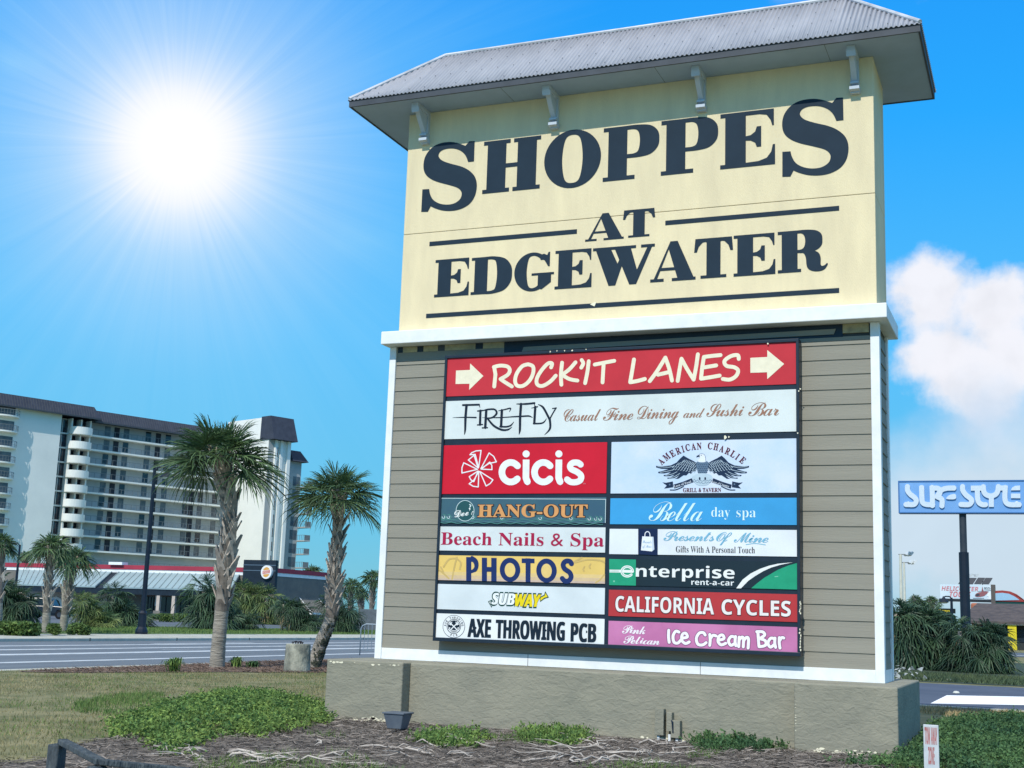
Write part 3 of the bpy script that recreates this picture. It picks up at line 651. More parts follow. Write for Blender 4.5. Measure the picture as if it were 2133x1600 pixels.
lay.append((ell(350, 240, 86, 98), 'c')); lay.append((ell(350, 240, 81, 93), 'e'))
lay += stroke([(392, 182), (404, 190), (396, 205)], 10, 'c', capk=5)
pt(p, RC, lay, {'a': flat((84, 122, 132)), 'b': flat((78, 132, 128)), 'c': flat((206, 226, 226)), 'e': flat((44, 88, 92))}, name='wave_picture')
tx(p, RC, 'Dee\u2019s', SCRIPT, (236, 240, 236), 256, 440, 240, 302, y=YL-.0016, rot=RAD(8), off=.01)
for off, c, yy in ((.055, (60, 52, 56), YL-.0012), (.012, (220, 160, 102), YL-.0022)):
    d = 5 if off > .03 else 0
    tx(p, RC, 'HANG-OUT', SERIF, c, 470-d, 1486+d, 184-d, 298+d, off=off, y=yy)
# 6 Beach Nails & Spa
p = panel((222, 230, 230), RC, (116, 386), (106, 607), (1650, 405), 'white panel with crimson bold serif words filling its width')
tx(p, RC, 'Beach Nails & Spa', SERIF, (172, 36, 76), 130, 1637, 440, 553)
# 7 Photos
p = panel((240, 206, 118), RC, (102, 651), (94, 877), (1646, 680), 'yellow panel with thick navy capitals and a faint palm outline')
lay = []
for i, c in enumerate(('g1', 'g2', 'g3')):
    y = 800+i*32; lay.append(([(96, y+2), (1645, y+32), (1645, 1000), (96, 1000)], c))
lay.append(([(60, 880), (1645, 916), (1700, 1100), (60, 1100)], None)); lay.append(([(60, 600), (97, 600), (97, 1100), (60, 1100)], None))
for s in ([(230, 875), (245, 790), (260, 720), (275, 670)], [(270, 680), (200, 690), (150, 760)], [(270, 680), (310, 720), (300, 780)], [(110, 790), (160, 830), (200, 868)], [(125, 760), (150, 810)], [(1350, 720), (1400, 690), (1430, 675)], [(1370, 718), (1480, 692), (1600, 700), (1640, 718)], [(1640, 830), (1600, 880), (1560, 905)]): lay += stroke(s, 15, 'k', True, capk=6)
for x, y in ((1448, 782), (1505, 755)): lay += stroke([(x+8, y-24), (x-6, y), (x+2, y+16)], 13, 'k', capk=6)
col7 = {'g1': flat((228, 200, 138)), 'g2': flat((216, 190, 150)), 'g3': flat((204, 182, 166)), 'k': flat((206, 178, 112)), 1: flat((36, 54, 104))}
def Ltr(lay):
    H = 250
    sh = lambda x: (x-360)*.022
    def add(poly, k): lay.append(([(a, c+sh(a)) for a, c in poly], k))
    t, bt = 668, 888
    add(smooth([(400, t), (440, t+2), (470, t+35), (474, t+85), (455, t+130), (410, t+150), (400, t+150)], 4), 1); add(smooth([(408, t+48), (428, t+55), (436, t+85), (425, t+108), (404, t+115)], 4), 'y'); add(rect(360, t, 408, bt+2), 1)
    add(rect(505, t+3, 553, bt), 1); add(rect(592, t+3, 642, bt), 1); add(rect(550, t+88, 595, t+132), 1)
    for cx_ in (766, 1104): add(ell(cx_, t+110, 95, 112, n=36), 1); add(ell(cx_, t+112, 49, 66, n=30), 'y')
    add(rect(874, t+2, 993, t+44), 1); add(rect(910, t, 956, bt), 1)
Ltr(lay); lay += stroke([(1338, 735), (1318, 708), (1280, 708), (1258, 738), (1272, 778), (1318, 812), (1332, 855), (1310, 888), (1272, 890), (1246, 862)], 46, 1, True, butt=True)
col7['y'] = flat((234, 203, 128)); pt(p, RC, lay, col7)
# 8 Subway
p = panel((222, 231, 233), RC, (91, 917), (86, 1150), (1645, 965), 'white panel with a small italic word in white and yellow edged dark green')
GRN = (24, 74, 66)
lay = [([(562, 1080), (600, 1062), (612, 1092), (640, 1095), (640, 1112), (604, 1110), (594, 1138)], 1), ([(1040, 1040), (1082, 1018), (1092, 984), (1126, 1042), (1084, 1056), (1045, 1085)], 1),
       ([(574, 1083), (596, 1074), (604, 1100), (632, 1102), (600, 1104), (592, 1124)], 2), ([(1048, 1046), (1088, 1026), (1094, 1002), (1115, 1038), (1082, 1046), (1048, 1074)], 3)]
pt(p, RC, lay, {1: flat(GRN), 2: flat((236, 240, 240)), 3: flat((236, 214, 40))}, name='arrows')
for body, xl, xr, c, t_, b_ in (('SUB', 602, 812, (238, 242, 242), 1000, 1108), ('WAY', 818, 1052, (238, 214, 36), 1010, 1124)):
    tx(p, RC, body, SANSI, GRN, xl-13, xr+11, t_-13, b_+12, off=.06, y=YL-.001); [tx(p, RC, body, SANSI, c, xl+d_, xr+d_, t_, b_, y=YL-.0020-.0003*(d_ > 0)) for d_ in (-4, 4)]
# 9 Axe throwing
p = panel((240, 244, 243), RC, (79, 1189), (68, 1417), (1641, 1254), 'white bottom left panel with a round crest and heavy condensed black capitals')
BLK = (30, 44, 58)
lay = []; c0 = (246, 1312)
for r, k in ((103, 1), (99, 2), (66, 1), (60, 2), (55, 1)): lay.append((ell(*c0, r, r*1.03, n=40), k))
for a in (45, 135):
    d = (math.cos(RAD(a)), math.sin(RAD(a))); lay += stroke([(c0[0]-56*d[0], c0[1]-56*d[1]), (c0[0]+56*d[0], c0[1]+56*d[1])], 9, 2)
for sx in (-1, 1): lay.append(([(c0[0]+sx*14, c0[1]-46), (c0[0]+sx*50, c0[1]-22), (c0[0]+sx*26, c0[1]-10)], 2)); lay.append(([(c0[0]+sx*46, c0[1]+4), (c0[0]+sx*30, c0[1]+14), (c0[0]+sx*44, c0[1]+26)], 2))
lay += stroke([(196, 1340), (246, 1350), (296, 1342)], 6, 2); lay += stroke([(210, 1356), (246, 1362), (284, 1358)], 5, 2)
pt(p, RC, lay, {1: flat(BLK), 2: flat((232, 236, 236))}, name='crest')
bb = MB(); f = tr(RC, YL-.001)
def ring(txt, r, a0, a1, h, flip=False):
    n = len(txt)
    for i, ch in enumerate(txt):
        if ch == ' ': continue
        a = a0+(a1-a0)*i/(n-1); vv, ff = text_mesh(ch, SANS); lo, hi = vv.min(0), vv.max(0); wd = h*.62 if ch != 'I' else h*.2
        q = [(((x-lo[0])/(hi[0]-lo[0])-.5)*wd, -((z-lo[1])/(hi[1]-lo[1])-.5)*h) for x, z in vv]
        if flip: q = [(-x, -z) for x, z in q]
        c, s = math.cos(RAD(a+90)), math.sin(RAD(a+90)); u, v = c0[0]+r*math.cos(RAD(a)), c0[1]+r*math.sin(RAD(a))
        bb.add([(lambda t: (t[0], YL-.001, t[1]))(f((u+x*c-z*s, v+x*s+z*c))) for x, z in q], ff)
ring('AXE THROWING', 82, 188, 352, 22); ring('PCB', 82, 108, 72, 20, True); bb.build('lettering', flat(BLK), p)
for body, xl, xr, t_, b_ in (('AXE', 382, 588, 1238, 1408), ('THROWING', 640, 1272, 1248, 1418), ('PCB', 1334, 1562, 1280, 1450)): [tx(p, RC, body, SANS, BLK, xl+d_, xr+d_, t_, b_, y=YL-.0008-.0002*abs(d_)) for d_ in (-5, 5.5)]
lay = []
for i in range(22):
    x = 392+i*54
    if 590 < x < 640 or 1275 < x < 1332: continue
    y = 1322+(x-380)*.035; lay += stroke([(x, y-7), (x+7, y), (x, y+7)], 9, 1, capk=5)
pt(p, RC, lay, {1: flat(BLK)}, y=YL-.0014, name='letter_barbs')
# 10 Bella day spa
p = panel((66, 164, 222), RD, (91, 118), (90, 345), (1736, 118), 'sky blue panel with a flowing white script name and small serif words')
tx(p, RD, 'Bella', SCRIPT, (212, 242, 246), 424, 888, 148, 318, off=-.006, skew=.18, spc=.8); tx(p, RD, 'day', SERIF, (220, 244, 246), 976, 1140, 196, 281, off=-.012); tx(p, RD, 'spa', SERIF, (220, 244, 246), 1196, 1366, 225, 285, off=-.012)
# 11 Presents of mine
p = panel((234, 240, 244), RD, (84, 386), (84, 607), (1741, 396), 'white panel with a navy square, a gift bag and pale blue script')
lay = [([(334, 384), (505, 386), (505, 618), (334, 610)], 'n'), ([(370, 452), (468, 456), (476, 566), (455, 584), (358, 574)], 'w'), ([(456, 458), (468, 456), (476, 566), (458, 582)], 's')]
lay += stroke([(392, 456), (396, 424), (415, 410), (434, 424), (438, 458)], 7, 'w', True)
pt(p, RD, lay, {'n': flat((28, 44, 78)), 'w': flat((236, 240, 244)), 's': flat((198, 210, 222))}, name='gift_bag')
tx(p, RD, 'Presents', SCRIPT, (140, 180, 206), 374, 452, 486, 512, y=YL-.0012); tx(p, RD, 'of Mine', SCRIPT, (140, 180, 206), 372, 450, 528, 550, y=YL-.0012, first='M')
for body, xl, xr, t_, b_ in (('Presents', 556, 1000, 406, 490), ('Of', 1016, 1150, 414, 494), ('Mine', 1172, 1474, 418, 504)): tx(p, RD, body, SCRIPT, (120, 182, 208), xl, xr, t_, b_, skew=.1, spc=.84)
pt(p, RD, stroke([(1280, 524), (1360, 514), (1450, 526)], 6, 1, True), {1: flat((128, 190, 212))}, name='flourish')
tx(p, RD, 'Gifts With A Personal Touch', SERIF, (44, 52, 60), 665, 1358, 536, 592, off=-.006)
# 12 enterprise
p = panel((34, 52, 62), RD, (80, 650), (80, 880), (1742, 680), 'dark slate panel with green blocks and a white curving road')
lay = [([(80, 650), (314, 656), (314, 884), (80, 880)], 'g'), ([(1325, 908), (1375, 865), (1440, 815), (1560, 745), (1650, 708), (1741, 682), (1741, 919)], 'g'),
       ([(1194, 908), (1250, 832), (1320, 778), (1400, 738), (1480, 710), (1560, 692), (1690, 680), (1580, 702), (1500, 726), (1430, 758), (1360, 800), (1300, 842), (1236, 908)], 'w')]
lay += stroke([(82, 756), (170, 757), (290, 760)], 24, 'w', butt=True); lay += stroke(arc(238, 760, 48, 0, -318, ry=42), 22, 'w')
lay += stroke([(82, 757), (165, 757)], 4, 'g', butt=True, capk=5); lay += stroke(arc(238, 760, 48, -8, -318, ry=42), 4, 'g', capk=5)
lay.append((ell(122, 846, 8, 8, n=10), 'l')); lay += stroke([(1532, 806), (1560, 803)], 6, 'l')
pt(p, RD, lay, {'g': flat((42, 158, 120)), 'w': flat((238, 240, 236)), 'l': flat((130, 196, 170))}, name='road_picture')
tx(p, RD, 'nterprise', SANS, (238, 240, 236), 314, 1180, 728, 805); tx(p, RD, 'rent-a-car', SANS, (232, 236, 234), 800, 1174, 840, 876)
# 13 California cycles
p = panel((186, 62, 66), RD, (78, 920), (76, 1150), (1748, 960), 'brick red panel with bold white condensed capitals edged dark')
for body, xl, xr, t_, b_ in (('CALIFORNIA', 136, 1000, 973, 1112), ('CYCLES', 1066, 1672, 1002, 1138)):
    tx(p, RD, body, SANS, (84, 40, 48), xl-5, xr+5, t_-5, b_+6, off=.03, y=YL-.001); tx(p, RD, body, SANS, (238, 232, 228), xl, xr, t_, b_, off=.004, y=YL-.002)
# 14 Pink Pelican
p = panel((206, 130, 176), RD, (75, 1192), (72, 1412), (1748, 1246), 'pink bottom right panel with wobbly white hand lettering', rgb2=(188, 112, 158))
tx(p, RD, 'Pink', SCRIPT, (244, 234, 240), 194, 398, 1232, 1304, y=YL-.001, spc=.84, off=.008); tx(p, RD, 'Pelican', SCRIPT, (244, 234, 240), 206, 522, 1322, 1392, y=YL-.001, spc=.84, off=.008)
ST = [[(602, 1275), (600, 1330), (606, 1382)], [(692, 1292), (664, 1284), (640, 1325), (648, 1380), (682, 1388), (704, 1365)], [(718, 1345), (765, 1335), (752, 1302), (722, 1312), (716, 1362), (748, 1392), (782, 1378)], [(922, 1318), (905, 1296), (868, 1302), (844, 1348), (858, 1398), (900, 1404), (930, 1384)],
      [(962, 1312), (966, 1360), (962, 1408)], [(966, 1352), (990, 1320), (1018, 1326)], [(1040, 1362), (1086, 1350), (1076, 1318), (1046, 1326), (1034, 1372), (1062, 1404), (1102, 1390)], [(1182, 1338), (1150, 1330), (1126, 1368), (1146, 1408), (1180, 1392)], [(1188, 1330), (1184, 1375), (1192, 1412)],
      [(1220, 1336), (1216, 1420)], [(1220, 1362), (1242, 1336), (1258, 1350), (1256, 1422)], [(1260, 1366), (1284, 1338), (1302, 1352), (1298, 1432)], [(1384, 1288), (1388, 1350), (1394, 1418)], [(1374, 1288), (1426, 1290), (1444, 1318), (1400, 1348)], [(1400, 1348), (1450, 1368), (1450, 1408), (1396, 1420)],
      [(1526, 1350), (1496, 1346), (1472, 1388), (1494, 1424), (1526, 1402)], [(1534, 1344), (1532, 1390), (1540, 1426)], [(1572, 1340), (1572, 1390), (1578, 1432)], [(1574, 1368), (1594, 1340), (1612, 1344)]]
lay = []
for s in ST: lay += stroke(s, 36, 'o', True, n=3, capk=8)
for s in ST: lay += stroke(s, 26, 'w', True, n=3, capk=8)
pt(p, RD, lay, {'o': flat((120, 78, 110)), 'w': flat((246, 240, 244))})
# ================================================================== ground, road, pavement
LAWN = mat('lawn_soil', (140, 134, 100), .95, rgb2=(98, 102, 68), vscale=1.4, bump=1.0, bscale=16)
FARLAWN = mat('green_lawn', (104, 122, 74), .95, rgb2=(84, 106, 66), vscale=.5, bump=.6, bscale=12)
ASPH = mat('asphalt', (112, 120, 128), .9, rgb2=(100, 108, 116), vscale=.35, bump=.3, bscale=60, stretch=(3, .25, 1))
ASPH2 = mat('lot_asphalt', (100, 108, 118), .9, rgb2=(88, 96, 106), vscale=.3)
CONC = mat('concrete', (196, 196, 184), .9, rgb2=(166, 168, 158), vscale=1.2, bump=.3, bscale=30)
PAINT = mat('road_paint', (206, 212, 216), .8, rgb2=(168, 176, 182), vscale=2.5)
MULCH = mat('mulch_soil', (120, 111, 102), .95, rgb2=(76, 73, 70), vscale=5, bump=2.0, bscale=22)
PINE = mat('pine_straw', (128, 108, 96), .95, rgb2=(94, 82, 76), vscale=6, bump=2.0, bscale=26)
def sheet(name, polys, m, z=None, kind='structure'):
    b = MB()
    for q in polys: b.add([(p[0], p[1], p[2] if len(p) > 2 else z) for p in q], [tuple(range(len(q)))])
    o = b.build(name, m); tag(o, kind=kind); return o
RZ = -0.98                                             # road surface
XN, XF = -12.25, -29.9                                 # near and far road edges, the road runs along Y
sheet('ground', [[(XN+.35, -60), (900, -60), (900, 900), (XN+.35, 900)]], LAWN, GZ)
sheet('far_ground', [[(-900, -200), (-35.2, -200), (-35.2, 900), (-900, 900)]], FARLAWN, GZ)
sheet('road', [[(XF, -200), (XN, -200), (XN, 900), (XF, 900)]], ASPH, RZ)
b = MB(); b.box(XN, XN+.36, -200, 900, RZ-.1, GZ+.006); tag(bevel(b.build('kerb', CONC), .03), kind='structure')
b = MB(); b.box(XF-.42, XF, -200, 900, RZ-.1, GZ+.006); tag(bevel(b.build('kerb', CONC), .03), kind='structure')
b = MB(); b.box(-35.2, XF-.42, -200, 900, RZ-.1, GZ+.002); tag(b.build('sidewalk', CONC), kind='structure')
b = MB()
for y in np.arange(-40, 200, 1.6): b.box(-35.1, XF-.45, y, y+.03, GZ+.003, GZ+.0045)
for y in np.arange(-40, 200, 6.3): b.box(XF-.42, XF+.004, y, y+.09, RZ, GZ+.0085)
tag(b.build('pavement_joints', flat((120, 122, 116))), kind='structure')
b = MB()
def line(x, w, y0, y1): b.add([(x-w/2, y0, RZ+.004), (x+w/2, y0, RZ+.004), (x+w/2, y1, RZ+.004), (x-w/2, y1, RZ+.004)], [(0, 1, 2, 3)])
for v_, pw in ((1361.5, 2.8), (1377, 2.2), (1352, 1.6), (1344.5, 1.4)): x_ = hz(150, v_, RZ)[0]; line(x_, abs(hz(150, v_+pw/2, RZ)[0]-hz(150, v_-pw/2, RZ)[0]), -200, 800)
for y in np.arange(-60, 300, 12.0): line(-22.0, .12, y, y+3)
b.add([(-13.9, 2, RZ+.004), (-13.5, 2, RZ+.004), (-13.2, 11, RZ+.004), (-13.5, 11, RZ+.004)], [(0, 1, 2, 3)])
b.add([(-27.2, 30, RZ+.004), (-26.8, 30, RZ+.004), (-26.9, 38, RZ+.004), (-27.2, 38, RZ+.004)], [(0, 1, 2, 3)])
tag(b.build('road_markings', PAINT), kind='structure')
# the gutter patch at the near edge
sheet('gutter', [[(XN-.75, -200), (XN, -200), (XN, 900), (XN-.5, 900), (XN-.5, 14), (XN-.75, 8)]], CONC, RZ+.004)
# car park of the restaurant on the far side
sheet('car_park', [[(-110, 52), (-57, 52), (-57, 260), (-110, 260)]], ASPH2, GZ+.004)
sheet('car_park_lane', [[(-56, 62), (-46, 62), (-46, 300), (-56, 300)]], ASPH2, GZ+.006)
# driveway on the right
P1 = [(2.0, 11.2), (60, 11.6), (60, 25.0), (2.0, 24.0)]
sheet('driveway', [P1], mat('driveway_asphalt', (88, 96, 112), .9, rgb2=(76, 84, 100), vscale=.6), GZ+.004)
q = [G(1938, 1466), G(2160, 1470), G(2160, 1452.5), G(1972, 1449)]
sheet('driveway_markings', [[tuple(p[:2]) for p in q], [(2, 11.30), (60, 11.7), (60, 11.95), (2, 11.55)]], mat('bright_paint', (252, 252, 252), .8, var=.01), GZ+.008)
b = MB(); b.box(2, 60, 10.95, 11.2, -1.0, GZ+.03); tag(b.build('kerb', CONC), kind='structure')
sheet('dark_bed', [[(-2, 25), (40, 25.2), (40, 60), (-2, 60)]], mat('dark_soil', (70, 82, 66), .95, rgb2=(48, 62, 56), vscale=.8, bump=1.5, bscale=10), GZ+.01)
sheet('side_street', [[(6.5, 82), (60, 82), (60, 105), (6.5, 105)]], ASPH2, GZ+.012)
sheet('side_street_marking', [[(6.2, 88), (60, 88), (60, 89.6), (6.2, 89.6)]], PAINT, GZ+.02)
# beds: mulch under the sign, pine straw round the palms
g2_ = lambda *ps: [tuple(G(*p)[:2]) for p in ps]
def jit(pts, a, n=4, seed=1):
    r = random.Random(seed); P = smooth(pts, n); return [(p[0]+r.uniform(-a, a), p[1]+r.uniform(-a, a)) for p in P]
mul = jit([G(100, 1585)[:2], G(170, 1548)[:2], G(300, 1532)[:2], G(480, 1520)[:2], G(672, 1502)[:2], (-.3, -.9), (3, -.7), (7.9, -.9), G(2000, 1600)[:2], (8.5, -5), (3, -8.5), (0, -8.5)], .08, 5, 3)
sheet('mulch_bed', [mul], MULCH, GZ+.012)
pin = jit([(-11.6, 6.0), (-10.2, 6.2), (-9.0, 9), (-7.6, 11), (-6.6, 13.2), (-6.4, 17), (-8, 20), (-11.7, 20.5)], .12, 5, 4)
sheet('pine_straw_bed', [pin], PINE, GZ+.012)

# ------------------------------------------------------------------ grass, ground cover, litter (nobody could count them)
def inside(poly, xy):
    x, y = xy[:, 0], xy[:, 1]; c = np.zeros(len(x), bool); n = len(poly)
    for i in range(n):
        x0, y0 = poly[i-1]; x1, y1 = poly[i]
        m = ((y0 > y) != (y1 > y)) & (x < (x1-x0)*(y-y0)/(y1-y0+1e-12)+x0); c ^= m
    return c
def tri_cloud(name, V, m, label, cat):
    """V: (n, k, 3) polygons of k corners"""
    n, k, _ = V.shape; me = bpy.data.meshes.new(name); me.vertices.add(n*k); me.vertices.foreach_set('co', V.reshape(-1).astype(np.float32))
    me.loops.add(n*k); me.loops.foreach_set('vertex_index', np.arange(n*k, dtype=np.int32)); me.polygons.add(n)
    me.polygons.foreach_set('loop_start', np.arange(0, n*k, k, dtype=np.int32)); me.polygons.foreach_set('loop_total', np.full(n, k, np.int32)); me.materials.append(m); me.update(); me.validate()
    o = bpy.data.objects.new(name, me); COL.objects.link(o); return tag(o, label, cat, kind='stuff')
def vnoise(xy, s, seed):
    r = np.random.RandomState(seed); T = r.rand(64, 64); p = xy*s+1000; i = np.floor(p).astype(int); f = p-i; f = f*f*(3-2*f)
    a = T[i[:, 0] % 64, i[:, 1] % 64]; b_ = T[(i[:, 0]+1) % 64, i[:, 1] % 64]; c = T[i[:, 0] % 64, (i[:, 1]+1) % 64]; d = T[(i[:, 0]+1) % 64, (i[:, 1]+1) % 64]
    return (a*(1-f[:, 0])+b_*f[:, 0])*(1-f[:, 1])+(c*(1-f[:, 0])+d*f[:, 0])*f[:, 1]
def blades(name, poly, n, h, w, m, label, cat='grass', seed=1, avoid=(), lean=.8, mask=None, z=GZ):
    r = np.random.RandomState(seed); P = np.array(poly); lo, hi = P.min(0), P.max(0)
    xy = lo+(hi-lo)*r.rand(n, 2); k = inside(poly, xy)
    for a in avoid: k &= ~inside(a, xy)
    if mask is not None: k &= mask(xy, r)
    xy = xy[k]; n = len(xy); a = r.rand(n)*6.283; hh = h*(.4+r.rand(n)*.9); le = hh*lean*(r.rand(n)+.2); b_ = r.rand(n)*6.283
    V = np.zeros((n, 3, 3)); dx, dy = np.cos(a)*w/2, np.sin(a)*w/2
    V[:, 0] = np.c_[xy[:, 0]-dx, xy[:, 1]-dy, np.full(n, z-.01)]; V[:, 1] = np.c_[xy[:, 0]+dx, xy[:, 1]+dy, np.full(n, z-.01)]
    V[:, 2] = np.c_[xy[:, 0]+np.cos(b_)*le, xy[:, 1]+np.sin(b_)*le, z+hh]
    return tri_cloud(name, V, m, label, cat)
DRY = mat('dry_grass', (166, 154, 114), .9, rgb2=(108, 110, 76), vscale=1.3, island=.34, trans=.15)
GRN1 = mat('green_grass', (116, 138, 76), .85, rgb2=(88, 116, 64), vscale=.6, island=.3, trans=.2)
lawn_poly = [(-11.88, -8), (-11.88, 24), (-4, 24), (-.4, 2.2), (-.35, -1.2), (1.4, -7.9), (-2, -9)]
blades('lawn_grass', lawn_poly, 130000, .042, .013, DRY, 'short dry straw coloured lawn between the road and the sign', seed=1, avoid=[mul, pin], mask=lambda xy, r: r.rand(len(xy)) < .35+.65*(vnoise(xy, .55, 3) > .36))
blades('lawn_grass', lawn_poly, 60000, .048, .013, GRN1, 'green tufts and patches mixed into the dry lawn', seed=2, avoid=[mul, pin], mask=lambda xy, r: (vnoise(xy, .45, 5)+.35*vnoise(xy, 1.7, 6) > .78) | (r.rand(len(xy)) < .1))
blades('lawn_grass', jit(g2_((205, 1452), (330, 1446), (350, 1470), (300, 1500), (215, 1490), (150, 1478))  , .1, 4, 12), 14000, .07, .014, GRN1, 'patch of lusher green grass left of the juniper mat', seed=8, mask=lambda xy, r: r.rand(len(xy)) < vnoise(xy, 1.2, 4)*1.4)
blades('verge_grass', [(-53, 20), (-36, 20), (-36, 110), (-44, 110)], 60000, .12, .05, GRN1, 'mown green verge beyond the far pavement', seed=3)
blades('bed_weeds', mul, 40000, .09, .016, GRN1, 'green weeds sprouting through the mulch in front of the stucco base', 'weeds', seed=4, lean=1.1, mask=lambda xy, r: (vnoise(xy, .9, 8)+.45*vnoise(xy, 2.6, 9) > .94) & (xy[:, 1] < -1.0) & ~((xy[:, 0] > -.24) & (xy[:, 0] < 7.77) & (xy[:, 1] > -1.05)))
blades('driveway_weeds', [(-2, 25.5), (24, 25.5), (24, 33), (-2, 33)], 30000, .14, .04, mat('dull_weeds', (92, 104, 70), .9, rgb2=(60, 80, 60), vscale=.7, island=.35), 'dull weeds on the bank beyond the driveway', 'weeds', seed=5)
blades('bank_grass', [(7.9, 8.0), (16, 9), (16, 10.9), (6.5, 10.9), (6.8, 9)], 9000, .07, .02, mat('straw_grass', (176, 156, 116), .9, rgb2=(136, 126, 90), vscale=.9, island=.3), 'strip of straw dry grass along the driveway kerb', seed=6)
# matted straw on the mulch
r = np.random.RandomState(11); nS = 19000; P = np.array(mul); xy = P.min(0)+(P.max(0)-P.min(0))*r.rand(nS, 2); xy = xy[inside(mul, xy)]
xy = xy[~((xy[:, 0] > -.26) & (xy[:, 0] < 7.8) & (xy[:, 1] > -1.05))]; n = len(xy); a = r.rand(n)*6.283; l_ = .04+r.rand(n)*.13; w_ = .003+r.rand(n)*.006
V = np.zeros((n, 4, 3)); d = np.c_[np.cos(a), np.sin(a)]; q = np.c_[-d[:, 1], d[:, 0]]; z0 = GZ+.015+r.rand(n)*.035; z1 = GZ+.015+r.rand(n)*.05
for k, (s, t, z) in enumerate(((-1, -1, z0), (1, -1, z1), (1, 1, z1+.004), (-1, 1, z0+.004))): V[:, k, :2] = xy+d*(l_*s/2)[:, None]+q*(w_*t/2)[:, None]; V[:, k, 2] = z
tri_cloud('straw_litter', V, mat('straw', (152, 143, 134), .9, rgb2=(92, 87, 83), vscale=1.5, island=.45), 'matted dead straw and bark over the mulch', 'litter')
r = np.random.RandomState(12); P = np.array(pin); xy = P.min(0)+(P.max(0)-P.min(0))*r.rand(16000, 2); xy = xy[inside(pin, xy)]; n = len(xy); a = r.rand(n)*6.283; l_ = .08+r.rand(n)*.12
V = np.zeros((n, 3, 3)); V[:, 0] = np.c_[xy, np.full(n, GZ+.012)]; V[:, 1] = np.c_[xy[:, 0]+.012, xy[:, 1]+.004, np.full(n, GZ+.02)]; V[:, 2] = np.c_[xy[:, 0]+np.cos(a)*l_, xy[:, 1]+np.sin(a)*l_, GZ+.02+r.rand(n)*.06]
tri_cloud('pine_straw', V, mat('pine_needles', (142, 120, 106), .9, rgb2=(100, 86, 78), vscale=2, island=.35), 'reddish brown pine straw round the feet of the palms', 'pine straw')
# spreading juniper mats: short sprigs of small leaves on a low mound
def juniper(name, poly, n, hmax, cols, label, seed, leaf=.035):
    r = np.random.RandomState(seed); P = np.array(poly); lo, hi = P.min(0), P.max(0); xy = lo+(hi-lo)*r.rand(n, 2); k = inside(poly, xy); xy = xy[k]
    c = P.mean(0); 
    # distance to the outline gives the mound its height
    dmin = np.full(len(xy), 9.0)
    for i in range(len(P)):
        a, b_ = P[i-1], P[i]; ab = b_-a; t = np.clip(((xy-a)@ab)/(ab@ab+1e-9), 0, 1); dmin = np.minimum(dmin, np.linalg.norm(xy-(a+t[:, None]*ab), axis=1))
    hm = hmax*np.clip(dmin/.9, 0, 1)**.6*(.35+.5*vnoise(xy, 1.3, seed)+.5*vnoise(xy, 3.7, seed+1))
    keep = vnoise(xy, 2.6, seed+2)+.5*vnoise(xy, 6, seed+4)+dmin*1.2 > .52; xy, hm = xy[keep], hm[keep]; n = len(xy)
    per = 7; V = np.zeros((n, per, 4, 3)); a0 = r.rand(n)*6.283; el_ = .25+r.rand(n)*.8
    ax = np.c_[np.cos(a0)*np.cos(el_), np.sin(a0)*np.cos(el_), np.sin(el_)]; L_ = .09+.10*r.rand(n)
    base_ = np.c_[xy, GZ+hm*(.55+.45*r.rand(n))]
    for j in range(per):
        t = (j+1)/per; p = base_+ax*(L_*t)[:, None]; d = ax*.6+np.r_[[r.randn(3)*.5 for _ in range(1)]]+r.randn(n, 3)*.55; d /= np.linalg.norm(d, axis=1)[:, None]
        s_ = np.cross(d, r.randn(n, 3)); s_ /= np.linalg.norm(s_, axis=1)[:, None]+1e-9; lf = leaf*(.8+.9*r.rand(n))[:, None]
        V[:, j, 0] = p; V[:, j, 1] = p+d*lf*.5+s_*lf*.26; V[:, j, 2] = p+d*lf; V[:, j, 3] = p+d*lf*.5-s_*lf*.26
    V = V.reshape(-1, 4, 3); V[:, :, 2] = np.maximum(V[:, :, 2], GZ+.012)
    return tri_cloud(name, V, cols, label, 'ground cover')
JG = mat('juniper_green', (136, 160, 80), .75, rgb2=(66, 104, 62), vscale=4.0, island=.4, trans=.2)
JD = mat('juniper_dark', (92, 124, 74), .75, rgb2=(58, 92, 64), vscale=1.2, island=.38, trans=.2)
g2 = lambda *ps: [tuple(G(*p)[:2]) for p in ps]
juniper('juniper_mat', jit(g2((215, 1540), (255, 1505), (345, 1478), (440, 1455), (560, 1456), (640, 1472), (690, 1478), (690, 1505), (640, 1522), (565, 1540), (480, 1540), (425, 1552), (380, 1580), (335, 1572), (300, 1545)), .12, 4, 5), 17000, .2, JG, 'bright green juniper mat spreading left of the stucco base', 21)
juniper('juniper_mat', jit([(7.85, -1.7), (7.8, .5), (7.85, 5.4), (9.5, 6.4), (12, 7.0), (13.5, 5), (10.8, -1), (9.6, -2.5), (8.2, -2.6), (7.2, -2.2)], .15, 4, 6), 26000, .22, JD, 'dark green juniper mat right of the base behind the red lettered post', 22)
juniper('juniper_mat', jit(g2((860, 1548), (900, 1535), (1000, 1533), (1010, 1552), (940, 1562)), .05, 3, 7), 900, .05, JG, 'small green weed patch in the mulch below the left pier end of the recessed base', 23)
juniper('juniper_mat', jit(g2((1085, 1530), (1140, 1525), (1230, 1535), (1200, 1556), (1100, 1552)), .05, 3, 8), 900, .05, JG, 'small green weed patch in the mulch left of the junction boxes', 24)
juniper('juniper_mat', jit(g2((1440, 1545), (1500, 1536), (1640, 1552), (1620, 1566), (1480, 1568)), .05, 3, 9), 1500, .08, JD, 'long green weed patch in the mulch along the base right of the junction boxes', 25)
